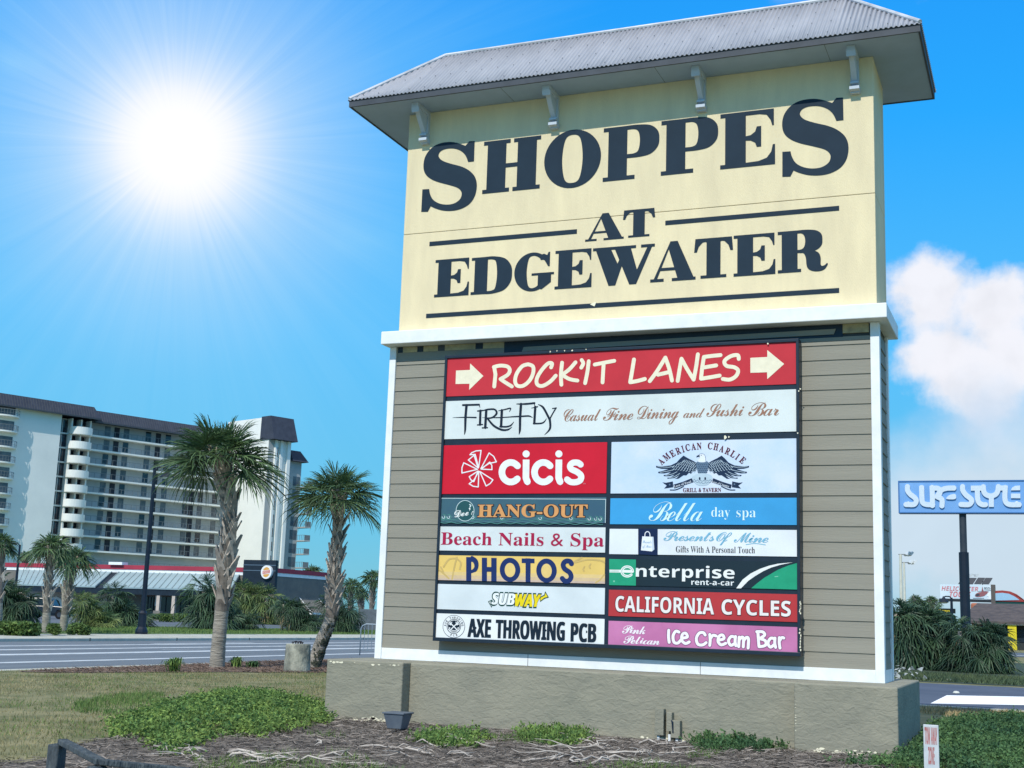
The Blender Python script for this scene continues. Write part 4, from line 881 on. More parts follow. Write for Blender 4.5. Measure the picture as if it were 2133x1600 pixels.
# dead branches on the mulch
BR = mat('dead_wood', (204, 196, 186), .9, rgb2=(150, 142, 134), vscale=6)
rb = random.Random(31)
for i in range(46):
    u = rb.choice((rb.uniform(320, 760), rb.uniform(640, 1000), rb.uniform(980, 1420), rb.uniform(1080, 1400))); v = rb.uniform(1548, 1598) if u > 560 else rb.uniform(1568, 1598)
    c = G(u, v); L_ = rb.uniform(.3, 1.0); a = rb.gauss(0.3, .5)+(3.14 if rb.random() < .5 else 0); p = np.array([c[0], c[1], GZ+.02]); pts = []
    for k in range(8):
        pts.append(p.copy()); a += rb.gauss(0, .5); p = p+np.array([math.cos(a), math.sin(a), 0])*L_/7; p[2] = GZ+.025+abs(rb.gauss(0, .03))
    b = MB(); r0_ = rb.uniform(.008, .018); b.tube(pts, list(np.linspace(r0_, r0_*.35, 8)), 5)
    k = rb.randint(2, 4); q = pts[k]; a2 = a+rb.choice((-1, 1))*.8; b.tube([q, q+np.array([math.cos(a2), math.sin(a2), .15])*L_*.2, q+np.array([math.cos(a2+.3), math.sin(a2+.3), .1])*L_*.38], [r0_*.6, r0_*.45, r0_*.2], 5)
    tag(b.build('dead_branch', BR, smooth=True, loc=c), 'bleached dead branch lying twisted on the mulch', 'branch', 'dead branches on the mulch')
b = MB(); q = G(1515, 1548)
for i in range(7): b.prism([np.array(q)+(rb.uniform(-.12, .12), rb.uniform(-.05, .05), .05+rb.uniform(0, .1)) for _ in range(3)], (0, .003, .003))
tag(b.build('plastic_litter', mat('litter_white', (190, 210, 206), .4), loc=q), 'crumpled white plastic litter caught in the weeds by the base', 'litter')

# ================================================================== palms and palmettos
PG = mat('palm_leaf', (92, 116, 72), .55, rgb2=(50, 80, 60), vscale=1.2, island=.5, trans=.22, spec=.4)
PGD = mat('palmetto_leaf', (72, 98, 68), .55, rgb2=(38, 66, 54), vscale=1.0, island=.45, trans=.2, spec=.4)
PDEAD = mat('dead_frond', (176, 156, 122), .9, rgb2=(130, 116, 90), vscale=2, island=.3)
TRUNK = mat('palm_trunk', (176, 168, 154), .95, rgb2=(132, 126, 116), vscale=2.5, bump=1.6, bscale=5, stretch=(1.2, 1.2, 6))
BOOT = mat('palm_boot', (196, 184, 170), .9, rgb2=(146, 136, 126), vscale=5, island=.22)
FIBRE = mat('dark_fibre', (132, 124, 114), .95, rgb2=(92, 86, 80), vscale=6)
MOSS = mat('mossy_trunk', (76, 80, 66), .95, rgb2=(44, 50, 44), vscale=7, bump=1.5, bscale=12)
def frond(b, o, d, L_, nb, rr, mi=0, spread=110, pet=.42, droop=.5, bw=.045, petr=.010):
    """fan leaf: petiole from o along d, then nb pointed blades round its hub"""
    o = np.array(o, float); d = np.array(d, float); d /= np.linalg.norm(d)
    side = np.cross(d, (0, 0, 1)); side = side/np.linalg.norm(side) if np.linalg.norm(side) > 1e-3 else np.array([1.0, 0, 0])
    side = side+np.array([0, 0, rr.uniform(-.7, .7)]); side /= np.linalg.norm(side); nrm = np.cross(side, d)
    p1 = o+d*L_*pet*.55; p2 = o+d*L_*pet+np.array([0, 0, -droop*.10*L_])
    b.tube([o, p1, p2], [petr*1.5, petr, petr*.8], 4, mi, cap=False)
    hd = (p2-p1); hd /= np.linalg.norm(hd); hs = side; hn = np.cross(hs, hd)
    BL = L_*(1-pet); hub = p2
    for i in range(nb):
        a = RAD(-spread+2*spread*(i+.5)/nb+rr.uniform(-3, 3)); l = BL*(1-.28*abs(a)/RAD(spread))*rr.uniform(.86, 1.08)
        dr = hd*math.cos(a)+hs*math.sin(a)+hn*(.16*abs(math.sin(a))*1.0+rr.uniform(-.08, .08)); dr /= np.linalg.norm(dr)
        w = np.cross(dr, hn); w /= np.linalg.norm(w)+1e-9; w = w*math.cos(.6)+hn*math.sin(.6)*(1 if i % 2 else -1)
        g_ = np.array([0, 0, -1.0])*droop*l*rr.uniform(.7, 1.3)
        q1 = hub+dr*l*.45+g_*.10; q2 = hub+dr*l*.78+g_*.38; q3 = hub+dr*l*.97+g_*.85; hw = bw*l
        b.add([hub-w*hw*.15, hub+w*hw*.15, q1+w*hw*.5, q1-w*hw*.5, q2+w*hw*.33, q2-w*hw*.33, q3], [(0, 1, 2, 3), (3, 2, 4, 5), (5, 4, 6)], mi)
def crown(b, c, R_, n, rr, nb=26, low=-.55, droop=.55, bw=.06, dead=0, pet=.38, spread=122, up=.15):
    """fronds all round the point c; low is the sine of the lowest angle"""
    for i in range(n):
        s = low+(1-low)*((i+.5)/n)**.9; az = i*2.39996+rr.uniform(-.25, .25); cs = math.sqrt(max(.02, 1-s*s))
        d = np.array([math.cos(az)*cs, math.sin(az)*cs, s+up]); o = np.array(c)+np.array([math.cos(az)*.05, math.sin(az)*.05, s*.12])
        frond(b, o, d, R_*rr.uniform(.85, 1.1)*(1-.30*max(0, s)), nb, rr, 0, spread, pet, droop*(1.15-.5*s), bw)
    for i in range(dead):
        az = rr.uniform(0, 6.283); d = np.array([math.cos(az)*.45, math.sin(az)*.45, -.9]); frond(b, np.array(c)+(0, 0, -.15), d, R_*.85, max(9, nb//2), rr, 1, 70, pet, .9, bw)
def boots(b, path, rad, n, rr, size=.34):
    b.tube([np.array(p, float) for p in path], list(np.linspace(rad[0]*1.03, rad[1]*1.08, len(path))), 14, 1)
    path = [np.array(p, float) for p in path]; seg = np.linspace(0, 1, len(path))
    P = np.array(path)
    for i in range(n):
        t = (i+.5)/n; c = np.array([np.interp(t, seg, P[:, k]) for k in range(3)]); az = i*2.39996+rr.uniform(-.3, .3); rd = np.interp(t, [0, 1], rad)
        o = np.array([math.cos(az), math.sin(az), 0]); s_ = np.array([-math.sin(az), math.cos(az), 0]); L_ = size*rr.uniform(.7, 1.25); tl = rr.uniform(.25, .6)
        sw = s_*rr.uniform(-.35, .35)
        p0 = c+o*rd*.8; p1 = c+o*(rd+L_*tl*.35)+np.array([0, 0, L_*.55])+sw*L_*.5; p2 = c+o*(rd+L_*tl*.8)+np.array([0, 0, L_])+sw*L_
        w0, w1, w2 = L_*.30, L_*.16, L_*.05; th = o*L_*.07-np.array([0, 0, L_*.03])
        vs = [p0-s_*w0, p0+s_*w0, p1+s_*w1, p1-s_*w1, p2+s_*w2, p2-s_*w2]; vs += [v-th for v in vs]
        b.add(vs, [(0, 1, 2, 3), (3, 2, 4, 5), (7, 6, 9, 8), (8, 9, 11, 10), (1, 7, 8, 2), (2, 8, 10, 4), (6, 0, 3, 9), (9, 3, 5, 11), (4, 10, 11, 5)])
def palm(name, path, rads, R_, n, seed, label, group, boot_from=.25, nboot=60, nb=26, bsz=.34, low=-.5, dead=0, bottom=None, cat='palm tree', droop=.55, bw=.06, up=.15):
    rr = random.Random(seed); base_ = path[0]; root = empty(name, base_, label, cat, group)
    P = [np.array(p)-np.array(base_) for p in path]; k = len(P)
    fine = smooth(P, 8, False); rf = np.interp(np.linspace(0, 1, len(fine)), np.linspace(0, 1, k), rads); rf = [v*(1+.03*math.sin(i*2.1)) for i, v in enumerate(rf)]
    b = MB(); b.tube(fine, rf, 14); t = b.build('trunk', bottom or TRUNK, root, smooth=True)
    if nboot:
        i0 = int(len(fine)*boot_from); b = MB(); boots(b, fine[i0:], (rf[i0], rf[-1]), nboot, rr, bsz); b.build('leaf_bases', [BOOT, FIBRE], t)
    b = MB(); crown(b, P[-1]+np.array([0, 0, .05]), R_, n, rr, nb, low, droop, bw, dead, up=up); b.build('crown', [PG, PDEAD], root)
    return root
def pth(pts, dep): return [at(u, v, dep) for u, v in pts]
dA = depth(G(453, 1391)); pa = pth([(452, 1391), (455, 1345), (462, 1270), (472, 1160), (477, 1070), (468, 1010), (455, 962)], dA)
palm('palm_tree', pa, [.205, .185, .175, .17, .16, .15, .13], 1.90, 44, 41, 'tall straight palm with a crisscross booted trunk rising from the pine straw', None, .34, 84, 38, .46, low=-.26, droop=.34, bw=.036, up=.0)
dB = depth(G(655, 1391.5)); pb = pth([(652, 1391.5), (668, 1340), (690, 1285), (697, 1210), (702, 1130), (703, 1040)], dB)
palm('palm_tree', pb, [.20, .18, .17, .15, .13, .11], 1.52, 38, 42, 'leaning palm behind the concrete stump with moss on its lower trunk', None, .40, 66, 38, .40, low=-.34, droop=.38, bw=.036, up=.04)
mp_ = bpy.data.objects['palm_tree.001']; b = MB(); rm = random.Random(6); o_ = np.array(mp_.location)
for i in range(170):
    t = rm.random()**1.6*.42; u_ = np.interp(t, [0, .2, .42], [652, 668, 690]); v_ = np.interp(t, [0, .2, .42], [1391, 1340, 1285]); c = at(u_, v_, dB)-o_; a = rm.gauss(-.2, .8); dr = RGT*math.cos(a)*1.0-np.array([FWD[0], FWD[1], 0])*abs(math.sin(a+.6)); dr /= np.linalg.norm(dr); p = c+dr*.197; tn = np.cross(dr, (0, 0, 1)); s = rm.uniform(.015, .05)
    b.prism([p+tn*s*math.cos(k*1.05)*rm.uniform(.6, 1.2)+np.array([0, 0, 1])*s*1.3*math.sin(k*1.05)*rm.uniform(.6, 1.2) for k in range(6)], dr*.008)
b.build('moss', MOSS, mp_)
gL = 'palms and palmettos across the road'
for (u0, v0, u1, v1, rp, sd, lab, nbt) in ((95, 1319, 106, 1146, 62, 51, 'slim palm with bare lower trunk standing left of its twin across the road', 34), (131, 1316, 152, 1172, 60, 52, 'dark booted palm right of its slim twin across the road', 46)):
    d_ = depth(G(u0, v0)); s_ = d_/F
    palm('palm_tree', pth([(u0, v0), (u0+(u1-u0)*.4, v0+(v1-v0)*.45), (u1, v1)], d_), [9*s_, 7.5*s_, 6.5*s_], rp*s_, 34, sd, lab, gL, .35, nbt, 22, 22*s_, low=-.5, bw=.07)
def small_palm(u0, v0, u1, v1, rp, sd, lab, dep=None, n=26, rad=5, low=-.5, grp='background palms', nb=16):
    d_ = dep or depth(G(u0, v0)); s_ = d_/F
    return palm('palm_tree', pth([(u0, v0), ((u0+u1)/2, (v0+v1)/2), (u1, v1)], d_), [rad*s_*1.2, rad*s_, rad*s_], rp*s_, n, sd, lab, grp, .4, 16, nb, rad*2.4*s_, low=low, bw=.1)
small_palm(-6, 1322, 2, 1138, 44, 61, 'palm cut off by the left edge of the picture', n=30, rad=8)
small_palm(46, 1300, 52, 1160, 20, 62, 'tiny round headed palm in front of the white hotel wall', dep=150)
small_palm(86, 1300, 80, 1150, 14, 67, 'thin bare palm between the white hotel wall and the twin palms', dep=150, n=10, rad=3)
for i, (u0, v0, u1, v1, rp, dep, lab) in enumerate(((655, 1290, 652, 1196, 34, 150, 'yellowish palm right of the restaurant wall'), (680, 1290, 682, 1215, 30, 165, 'pale low palm behind the leaning palm'), (728, 1296, 732, 1222, 32, 140, 'mid height palm left of the grey enclosure'), (772, 1300, 778, 1208, 40, 118, 'taller palm right next to the sign above the grey enclosure'), (752, 1296, 752, 1240, 26, 160, 'low palm between two taller ones behind the enclosure'), (708, 1292, 706, 1235, 26, 170, 'farthest small palm behind the leaning trunk'), (636, 1280, 634, 1200, 22, 190, 'shadowy palm top at the corner of the hotel'))):
    small_palm(u0, v0, u1, v1, rp, 70+i, lab, dep)
def palmetto(u, v, wpx, hpx, sd, lab, n=60, dead=8, dep=None, grp=gL, m=PGD, name='palmetto_clump'):
    n = int(n*1.7)
    """clump of fan leaves on short stems, about wpx wide and hpx high in the photo"""
    d_ = dep or depth(G(u, v)); s_ = d_/F; rr = random.Random(sd); P0 = at(u, v, d_); P0[2] = GZ; Wm, Hm = wpx*s_, hpx*s_
    root = empty(name, P0, lab, 'palmetto', grp); b = MB(); st = MB(); k = max(4, int(n/13))
    for j in range(k):
        t = j/(k-1) if k > 1 else .5; x = (t-.5)*Wm*.60; y = rr.uniform(-.25, .25)*Wm*.6; R_ = max(Wm*.36, Hm*.50)*rr.uniform(.85, 1.1); h = rr.uniform(.12, .95)*max(.2, Hm-.78*R_) if j else max(.2, Hm-.78*R_)
        c = np.array([x*RGT[0]-y*RGT[1]*1, x*RGT[1]+y*RGT[0], h])
        st.tube([(c[0], c[1], 0), c], [Hm*.035, Hm*.028], 7)
        crown(b, c, R_, n//k, rr, 22, -.75, .6, .062, max(1, dead//k), up=.1)
    for v_i, p in enumerate(b.v): b.v[v_i] = (p[0], p[1], max(.03, p[2]))
    b.build('foliage', [m, PDEAD], root); st.build('stem', TRUNK, root, smooth=True)
    return root
PGL = mat('palmetto_light', (116, 130, 76), .55, rgb2=(72, 100, 66), vscale=1.0, island=.45, trans=.2)
palmetto(8, 1310, 84, 140, 81, 'palmetto clump at the left edge of the picture across the road', 80)
palmetto(192, 1308, 96, 88, 82, 'yellow green spreading palmetto clump beside the twin palms', 84, m=PGL)
palmetto(258, 1306, 96, 108, 83, 'taller palmetto clump just left of the street lamp', 84)
palmetto(438, 1312, 70, 136, 84, 'palmetto clump behind the tall straight palm', 60)
palmetto(530, 1300, 104, 108, 85, 'palmetto clump with hanging yellow dead fronds under the restaurant sign', 84, dead=26, m=PGL)
palmetto(500, 1312, 80, 72, 86, 'low dark palmetto clump right of the straight trunk', 60)
palmetto(622, 1316, 110, 84, 87, 'broad palmetto clump in front of the restaurant side wall', 90)
palmetto(705, 1318, 66, 96, 88, 'palmetto clump right of the leaning palm', 66, dead=12)
gR = 'palmettos beyond the driveway'
palmetto(1906, 1394, 140, 172, 91, 'tall dark palmetto thicket beside the right edge of the sign', 150, dead=10, grp=gR)
palmetto(2040, 1402, 132, 138, 92, 'rounded dark palmetto thicket below the pole sign', 150, dead=8, grp=gR)
palmetto(1985, 1385, 70, 96, 93, 'low dark palmetto thicket between two larger ones', 60, dead=6, grp=gR, dep=57)
small_palm(1908, 1330, 1908, 1256, 26, 95, 'palm top rising over the thicket beside the sign', dep=80, grp='palms right of the sign'); small_palm(1938, 1330, 1940, 1256, 24, 96, 'wider palm top in front of the billboard', dep=84, grp='palms right of the sign')
# leafy trees and hedges: clouds of small leaves round a few limbs
TRK = mat('tree_bark', (110, 100, 90), .95)
def leafy(name, u, v, wpx, hpx, sd, lab, cat, dep=None, m=None, trunk=True, n=2600, lf=.30, grp=None, low=.25):
    d_ = dep or depth(G(u, v)); s_ = d_/F; r = np.random.RandomState(sd); P0 = at(u, v, d_); P0[2] = GZ; Wm, Hm = wpx*s_, hpx*s_
    root = empty(name, P0, lab, cat, grp); k = 14; C_s = np.c_[(r.rand(k)-.5)*Wm*.7, (r.rand(k)-.5)*Wm*.6, Hm*(low+(.85-low)*r.rand(k))]; rad = Wm*(.14+.12*r.rand(k))
    idx = r.randint(0, k, n); dr = r.randn(n, 3); dr /= np.linalg.norm(dr, axis=1)[:, None]; p = C_s[idx]+dr*(rad[idx]*(.5+.55*r.rand(n)))[:, None]; p[:, 2] = np.clip(p[:, 2], .05, Hm)
    q = np.c_[p[:, 0]*RGT[0]-p[:, 1]*RGT[1], p[:, 0]*RGT[1]+p[:, 1]*RGT[0], p[:, 2]]
    V = np.zeros((n, 4, 3)); a = r.randn(n, 3); a /= np.linalg.norm(a, axis=1)[:, None]; c = np.cross(a, r.randn(n, 3)); c /= np.linalg.norm(c, axis=1)[:, None]; L_ = lf*Wm*.16*(.6+.8*r.rand(n))[:, None]
    V[:, 0] = q-a*L_; V[:, 1] = q+c*L_*.6; V[:, 2] = q+a*L_; V[:, 3] = q-c*L_*.6
    b = MB(); b.add(V.reshape(-1, 3), [(4*i, 4*i+1, 4*i+2, 4*i+3) for i in range(n)]); b.build('crown', m or PGD, root)
    if trunk:
        b = MB(); b.tube([(0, 0, -.1), (0.02, 0, Hm*.3), (0, .02, Hm*.6)], [Wm*.04, Wm*.03, Wm*.01], 8)
        for j in range(5):
            cc = C_s[j]; b.tube([(0, 0, Hm*.25), (cc[0]*RGT[0]*.6, cc[0]*RGT[1]*.6, cc[2]*.8), (cc[0]*RGT[0], cc[0]*RGT[1], cc[2])], [Wm*.02, Wm*.014, Wm*.006], 6)
        b.build('trunk', TRK, root, smooth=True)
    return root
HG = mat('hedge_leaf', (104, 128, 66), .7, rgb2=(70, 96, 56), vscale=.8, island=.4, trans=.15)
leafy('shrub', 40, 1324, 92, 26, 101, 'low rounded shrub at the far left pavement', 'shrub', m=HG, trunk=False, grp='low shrubs along the far pavement', low=.3, n=3500); leafy('shrub', 112, 1324, 40, 24, 102, 'small shrub between the twin palm trunks', 'shrub', m=HG, trunk=False, grp='low shrubs along the far pavement', low=.3); leafy('shrub', 164, 1323, 50, 24, 103, 'low shrub right of the twin palms', 'shrub', m=HG, trunk=False, grp='low shrubs along the far pavement', low=.3)
for i, (u, w_, lab) in enumerate(((348, 40, 'clipped hedge piece right of the street lamp foot'), (386, 50, 'clipped hedge piece before the restaurant windows'), (318, 30, 'clipped hedge piece behind the street lamp'), (560, 46, 'clipped hedge piece under the restaurant side window'))):
    leafy('hedge', u, 1296, w_, 17, 110+i, lab, 'hedge', m=HG, trunk=False, n=2200, lf=.22, grp='restaurant hedges', low=.35)
leafy('leafy_tree', 636, 1290, 40, 128, 121, 'dark leafy tree rising behind the restaurant corner', 'tree', dep=175, low=.5); leafy('leafy_tree', 1965, 1330, 110, 86, 122, 'dark leafy tree behind the street lamp on the right', 'tree', dep=95, low=.3, n=3600); leafy('leafy_tree', 2118, 1300, 34, 66, 123, 'distant rounded tree above the red arched roof', 'tree', dep=230, low=.6); leafy('leafy_tree', 2140, 1320, 60, 78, 124, 'dark tree cut off by the right edge', 'tree', dep=220, low=.3)
leafy('leafy_tree', 1880, 1340, 60, 80, 125, 'thin grey green tree beside the right edge of the sign', 'tree', dep=90, low=.4)
for i, (u, v, w_, h_, lab) in enumerate(((362, 1400, 56, 34, 'bushy green lily plant at the left end of the pine straw'), (489, 1391, 34, 26, 'bright green tuft right of the straight palm'), (527, 1391, 26, 16, 'small dark tuft between the two palms'))):
    d_ = depth(G(u, v)); s_ = d_/F; rr = random.Random(130+i); P0 = at(u, v, d_); P0[2] = GZ; b = MB()
    for k in range(90):
        az = rr.uniform(0, 6.283); l = w_*.62*s_*rr.uniform(.6, 1.05); sp = rr.uniform(.2, 1.0); o = np.array([math.cos(az), math.sin(az), 0]); w = np.array([-o[1], o[0], 0])*.012*rr.uniform(.8, 1.5); Hh = h_*s_*(1.15-.5*sp)
        c = np.array([rr.gauss(0, .06), rr.gauss(0, .06), 0]); q1 = c+o*l*sp*.45+(0, 0, Hh*.8); q2 = c+o*l*sp*.8+(0, 0, Hh*.85); q3 = c+o*l*sp*1.05+(0, 0, Hh*.45)
        b.add([c-w, c+w, q1+w, q1-w, q2+w*.8, q2-w*.8, q3], [(0, 1, 2, 3), (3, 2, 4, 5), (5, 4, 6)])
    b.v = [(p[0]+P0[0], p[1]+P0[1], p[2]+P0[2]) for p in b.v]
    tag(b.build('strap_leaf_plant', JG if i != 2 else JD, loc=P0), lab, 'plant', 'plants in the pine straw')
# ================================================================== the hotel across the road
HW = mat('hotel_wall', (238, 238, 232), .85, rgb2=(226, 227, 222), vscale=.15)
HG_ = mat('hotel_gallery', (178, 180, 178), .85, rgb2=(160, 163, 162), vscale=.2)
HR = mat('mansard_shingle', (64, 70, 84), .8, rgb2=(52, 58, 72), vscale=.8)
HGL = mat('dark_glass', (34, 46, 60), .12, var=.15, vscale=.6, spec=.6)
HGC = mat('curtained_glass', (104, 112, 118), .25, rgb2=(66, 76, 86), vscale=.5, spec=.5)
HDO = mat('hotel_door', (40, 48, 60), .6)
RAIL = mat('rail_metal', (120, 126, 128), .5)
HS = RAD(21); Ha = np.array([math.sin(HS), math.cos(HS), 0.0]); Hn = np.array([math.cos(HS), -math.sin(HS), 0.0])   # along and out of the facade
H0 = at(165, 1150, 255)
def hit(u, v, n=0.0):
    d = ray(u, v); o = H0+Hn*n; t = ((o-CAM) @ Hn)/(d @ Hn); p = CAM+d*t-H0; return float(p @ Ha), float(p[2]+H0[2])
def HP(s, n, z): return H0+Ha*s+Hn*n+np.array([0, 0, z-H0[2]])
hotel = empty('hotel_building', (H0[0], H0[1], GZ), 'long white ten storey beach hotel with dark mansard roof and open galleries beyond the road', 'hotel')
def HB(b, name, m): o = b.build(name, m); o.parent = hotel; o.matrix_parent_inverse = Matrix.Translation((-H0[0], -H0[1], -GZ)); return o
def hbox(b, s0, s1, n0, n1, z0, z1, mi=0): b.obox(HP(s0, n0, z0), Ha*(s1-s0), Hn*(n1-n0), (0, 0, z1-z0), mi)
sG0, zt = hit(715/3.81, 780+475/3.81); _, zb = hit(652/3.81, 780+1042/3.81); FH = (zt-zb)/5
sW1 = hit(122, 900)[0]; sW0 = hit(-60, 900)[0]; sE = hit(478, 1000)[0]; zR = hit(715/3.81, 780+340/3.81, 1.5)[1]
zG = GZ-.2; ztop = zt+FH*.92
b = MB(); hbox(b, sW0-10, sW1, -14, 0.8, zG, ztop+.6); HB(b, 'end_wall', HW)
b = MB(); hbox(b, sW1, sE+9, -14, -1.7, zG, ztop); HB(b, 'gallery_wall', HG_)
zs_ = [zt-k*FH for k in range(10)]
sA = hit(190, 900)[0]
for k, z in enumerate(zs_):
    b = MB(); hbox(b, sA, sE, -1.7, .05, z-.32, z); HB(b, 'gallery_slab', HW)
    b = MB()
    for s in np.arange(sA+.3, sE, 1.25): hbox(b, s, s+.06, -.05, .0, z, z+1.05)
    hbox(b, sA, sE, -.06, .01, z+1.02, z+1.09); HB(b, 'railing', RAIL)
# doors and windows of the galleries
cols = [(214, 'w'), (233.6, 'd'), (254, 'w'), (300.5, 'w'), (321.5, 'd'), (342.5, 'w'), (388.5, 'w'), (400.5, 'd'), (419, 'w'), (449, 'w')]
for k, z in enumerate(zs_[:9]):
    for u, t in cols:
        s = hit(u, 1012, -1.7)[0]; w = 1.25 if t == 'w' else 1.2
        b = MB(); hbox(b, s-w/2, s+w/2, -1.72, -1.66, z+(.35 if t == 'w' else .02), z+2.35); o = HB(b, 'window' if t == 'w' else 'door', HGC if t == 'w' and (k*7+int(u)) % 3 else (HGL if t == 'w' else HDO))
# the stair tower with rounded balconies
sB0, sB1 = hit(146, 905)[0], hit(187, 905)[0]; sm, sw = (sB0+sB1)/2, (sB1-sB0)/2
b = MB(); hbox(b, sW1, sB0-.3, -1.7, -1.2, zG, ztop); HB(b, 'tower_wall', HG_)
b = MB()
for s in (sB0+.1, sm, sB1-.1): hbox(b, s-.16, s+.16, -1.6, .3, zG, ztop)
HB(b, 'tower_fins', HW)
b = MB(); hbox(b, sB0, sB1, -1.69, -1.5, zG, ztop); HB(b, 'dark_recess', HDO)
for k, z in enumerate(zs_[:9]):
    b = MB(); ns = 14; out = [HP(sm-sw*1.12*math.cos(math.pi*i/ns), .2+1.9*math.sin(math.pi*i/ns), z-.55) for i in range(ns+1)]; inn = [HP(sm-(sw*1.12-.18)*math.cos(math.pi*i/ns), .2+1.72*math.sin(math.pi*i/ns), z-.55) for i in range(ns+1)]
    hgt = np.array([0, 0, 1.55])
    for i in range(ns): b.add([out[i], out[i+1], inn[i+1], inn[i], out[i]+hgt, out[i+1]+hgt, inn[i+1]+hgt, inn[i]+hgt], [(0, 1, 5, 4), (2, 3, 7, 6), (4, 5, 6, 7)])
    b.prism(out, (0, 0, .12)); b.add([HP(sB0-.3, -1.5, z-.55), HP(sB1+.3, -1.5, z-.55), HP(sB1+.3, .2, z-.55), HP(sB0-.3, .2, z-.55)], [(0, 3, 2, 1)]); HB(b, 'rounded_balcony', HW)
# tall strip of dark windows
s0, s1 = hit(124, 900)[0], hit(136, 900)[0]
for k, z in enumerate(zs_[:9]):
    b = MB(); hbox(b, sW1+.25, sW1+2.3, -1.2, -1.1, z-.2, z+FH-.55); HB(b, 'window', HGL)
    b = MB(); hbox(b, sW1+.05, sW1+2.5, -1.2, -.9, z-.5, z-.2); hbox(b, sW1+1.2, sW1+1.3, -1.1, -1.05, z-.2, z+FH-.55); HB(b, 'window_frame', HW)
# half-round balconies with rails on the end wall
for k in range(9):
    v = 780+(352+k*122)/3.81; uR = (148-k*12.5)/3.81; s2, z = hit(uR, v, .8); s1 = s2-5.2; sc = (s1+s2)/2; r_ = (s2-s1)/2; b = MB(); ns = 14
    o_ = [HP(sc-r_*math.cos(math.pi*i/ns), .8+1.9*math.sin(math.pi*i/ns), z) for i in range(ns+1)]; b.prism(o_, (0, 0, .28)); HB(b, 'half_round_balcony', HW)
    b = MB()
    for i in range(ns+1): b.tube([o_[i]+(0, 0, .28), o_[i]+(0, 0, 1.35)], .035, 4)
    b.tube([p+np.array([0, 0, 1.35]) for p in o_], .05, 5); b.tube([p+np.array([0, 0, .7]) for p in o_], .02, 5); HB(b, 'railing', RAIL)
    b = MB(); hbox(b, s1+.6, s2-.8, .8, .84, z+.3, z+2.3); HB(b, 'balcony_door', HGC)
# roofs: two mansards with a step
def mansard(s0, s1, n0, z0, h, inset, name='roof'):
    b = MB(); A = [HP(s0, n0, z0), HP(s1, n0, z0), HP(s1, -15, z0), HP(s0, -15, z0)]; T = [HP(s0, n0-inset, z0+h), HP(s1-inset, n0-inset, z0+h), HP(s1-inset, -15, z0+h), HP(s0, -15, z0+h)]
    b.add(A+T, [(0, 1, 5, 4), (1, 2, 6, 5), (4, 5, 6, 7), (0, 3, 2, 1), (0, 4, 7, 3)]); HB(b, name, HR)
    b = MB(); hbox(b, s0, s1, n0-.3, n0+.05, z0-.28, z0+.02); HB(b, 'eave', FASCIA)
    b = MB()
    for s in np.arange(s0+.5, s1-inset, .55): b.tube([HP(s, n0+.02, z0+.02), HP(s, n0-inset+.02, z0+h)], .035, 4)
    HB(b, 'roof_seams', FASCIA)
zA = hit(0, 832, 2.0)[1]; hA = hit(0, 808, 1.2)[1]-zA
mansard(sW0-10, hit(213, 862, 2.2)[0], 2.2, ztop+.45, max(2.2, hA), 1.2)
mansard(hit(200, 870, 1.0)[0], sE+2, .9, ztop+.05, 2.3, 1.3)
# the wing at the far end comes towards us: sunlit gable wall, then fins and flats round the corner
def hitS(u, v, s=None):
    s = sE if s is None else s; d = ray(u, v); o = H0+Ha*s; t = ((o-CAM) @ Ha)/(d @ Ha); p = CAM+d*t-H0; return float(p @ Hn), float(p[2]+H0[2])
nW = hitS(550, 1070)[0]; zW = hitS(562, 868)[1]; nP = nW
fx = lambda u: hit(u, 1122, nP)[0]-sE
LW = fx(592); LW2 = fx(621)
nW = nP; nW0 = hitS(480, 1000)[0]
b = MB(); hbox(b, sE, sE+LW, min(-2, nW0), nW, zG, zW); HB(b, 'wing_wall', HW)
for i, (ua, ub, m) in enumerate(((fx(546), fx(558), HG_), (fx(558), fx(562), HW), (fx(569), fx(574), HW), (fx(584), fx(590.5), HW))):
    b = MB(); hbox(b, sE+ua, sE+ub, nP, nP+.6 if m is HW else nP+.1, zG, zW-4.9); HB(b, 'fin', m)
for k in range(10):
    z = zW-8.2-k*FH; b = MB(); hbox(b, sE+fx(563), sE+fx(567), nP, nP+.05, z, z+1.9); HB(b, 'window', HGL)
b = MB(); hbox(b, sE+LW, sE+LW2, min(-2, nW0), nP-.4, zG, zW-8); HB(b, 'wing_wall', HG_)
A = [HP(sE-.2, nP+2.0, zW-4.9), HP(sE+LW+.5, nP+2.0, zW-4.9), HP(sE+LW+.5, nP-3, zW-4.9), HP(sE-.2, nP-3, zW-4.9)]; T = [HP(sE-.1, nP+.25, zW+.2), HP(sE+LW+.3, nP+.25, zW+.2), HP(sE+LW+.3, nP-3, zW+.2), HP(sE-.1, nP-3, zW+.2)]
b = MB(); b.add(A+T, [(0, 1, 5, 4), (1, 2, 6, 5), (4, 5, 6, 7), (0, 3, 2, 1), (0, 4, 7, 3)]); HB(b, 'roof', HR)
A = [HP(sE+LW+.5, nP+.8, zW-8.8), HP(sE+LW2+1, nP+.8, zW-8.8), HP(sE+LW2+1, nP-6, zW-8.8), HP(sE+LW+.5, nP-6, zW-8.8)]; T = [HP(sE+LW+.6, nP-.7, zW-6.4), HP(sE+LW2-.3, nP-.7, zW-6.4), HP(sE+LW2-.3, nP-6, zW-6.4), HP(sE+LW+.6, nP-6, zW-6.4)]
b = MB(); b.add(A+T, [(0, 1, 5, 4), (1, 2, 6, 5), (4, 5, 6, 7), (0, 3, 2, 1), (0, 4, 7, 3)]); HB(b, 'roof', HR)
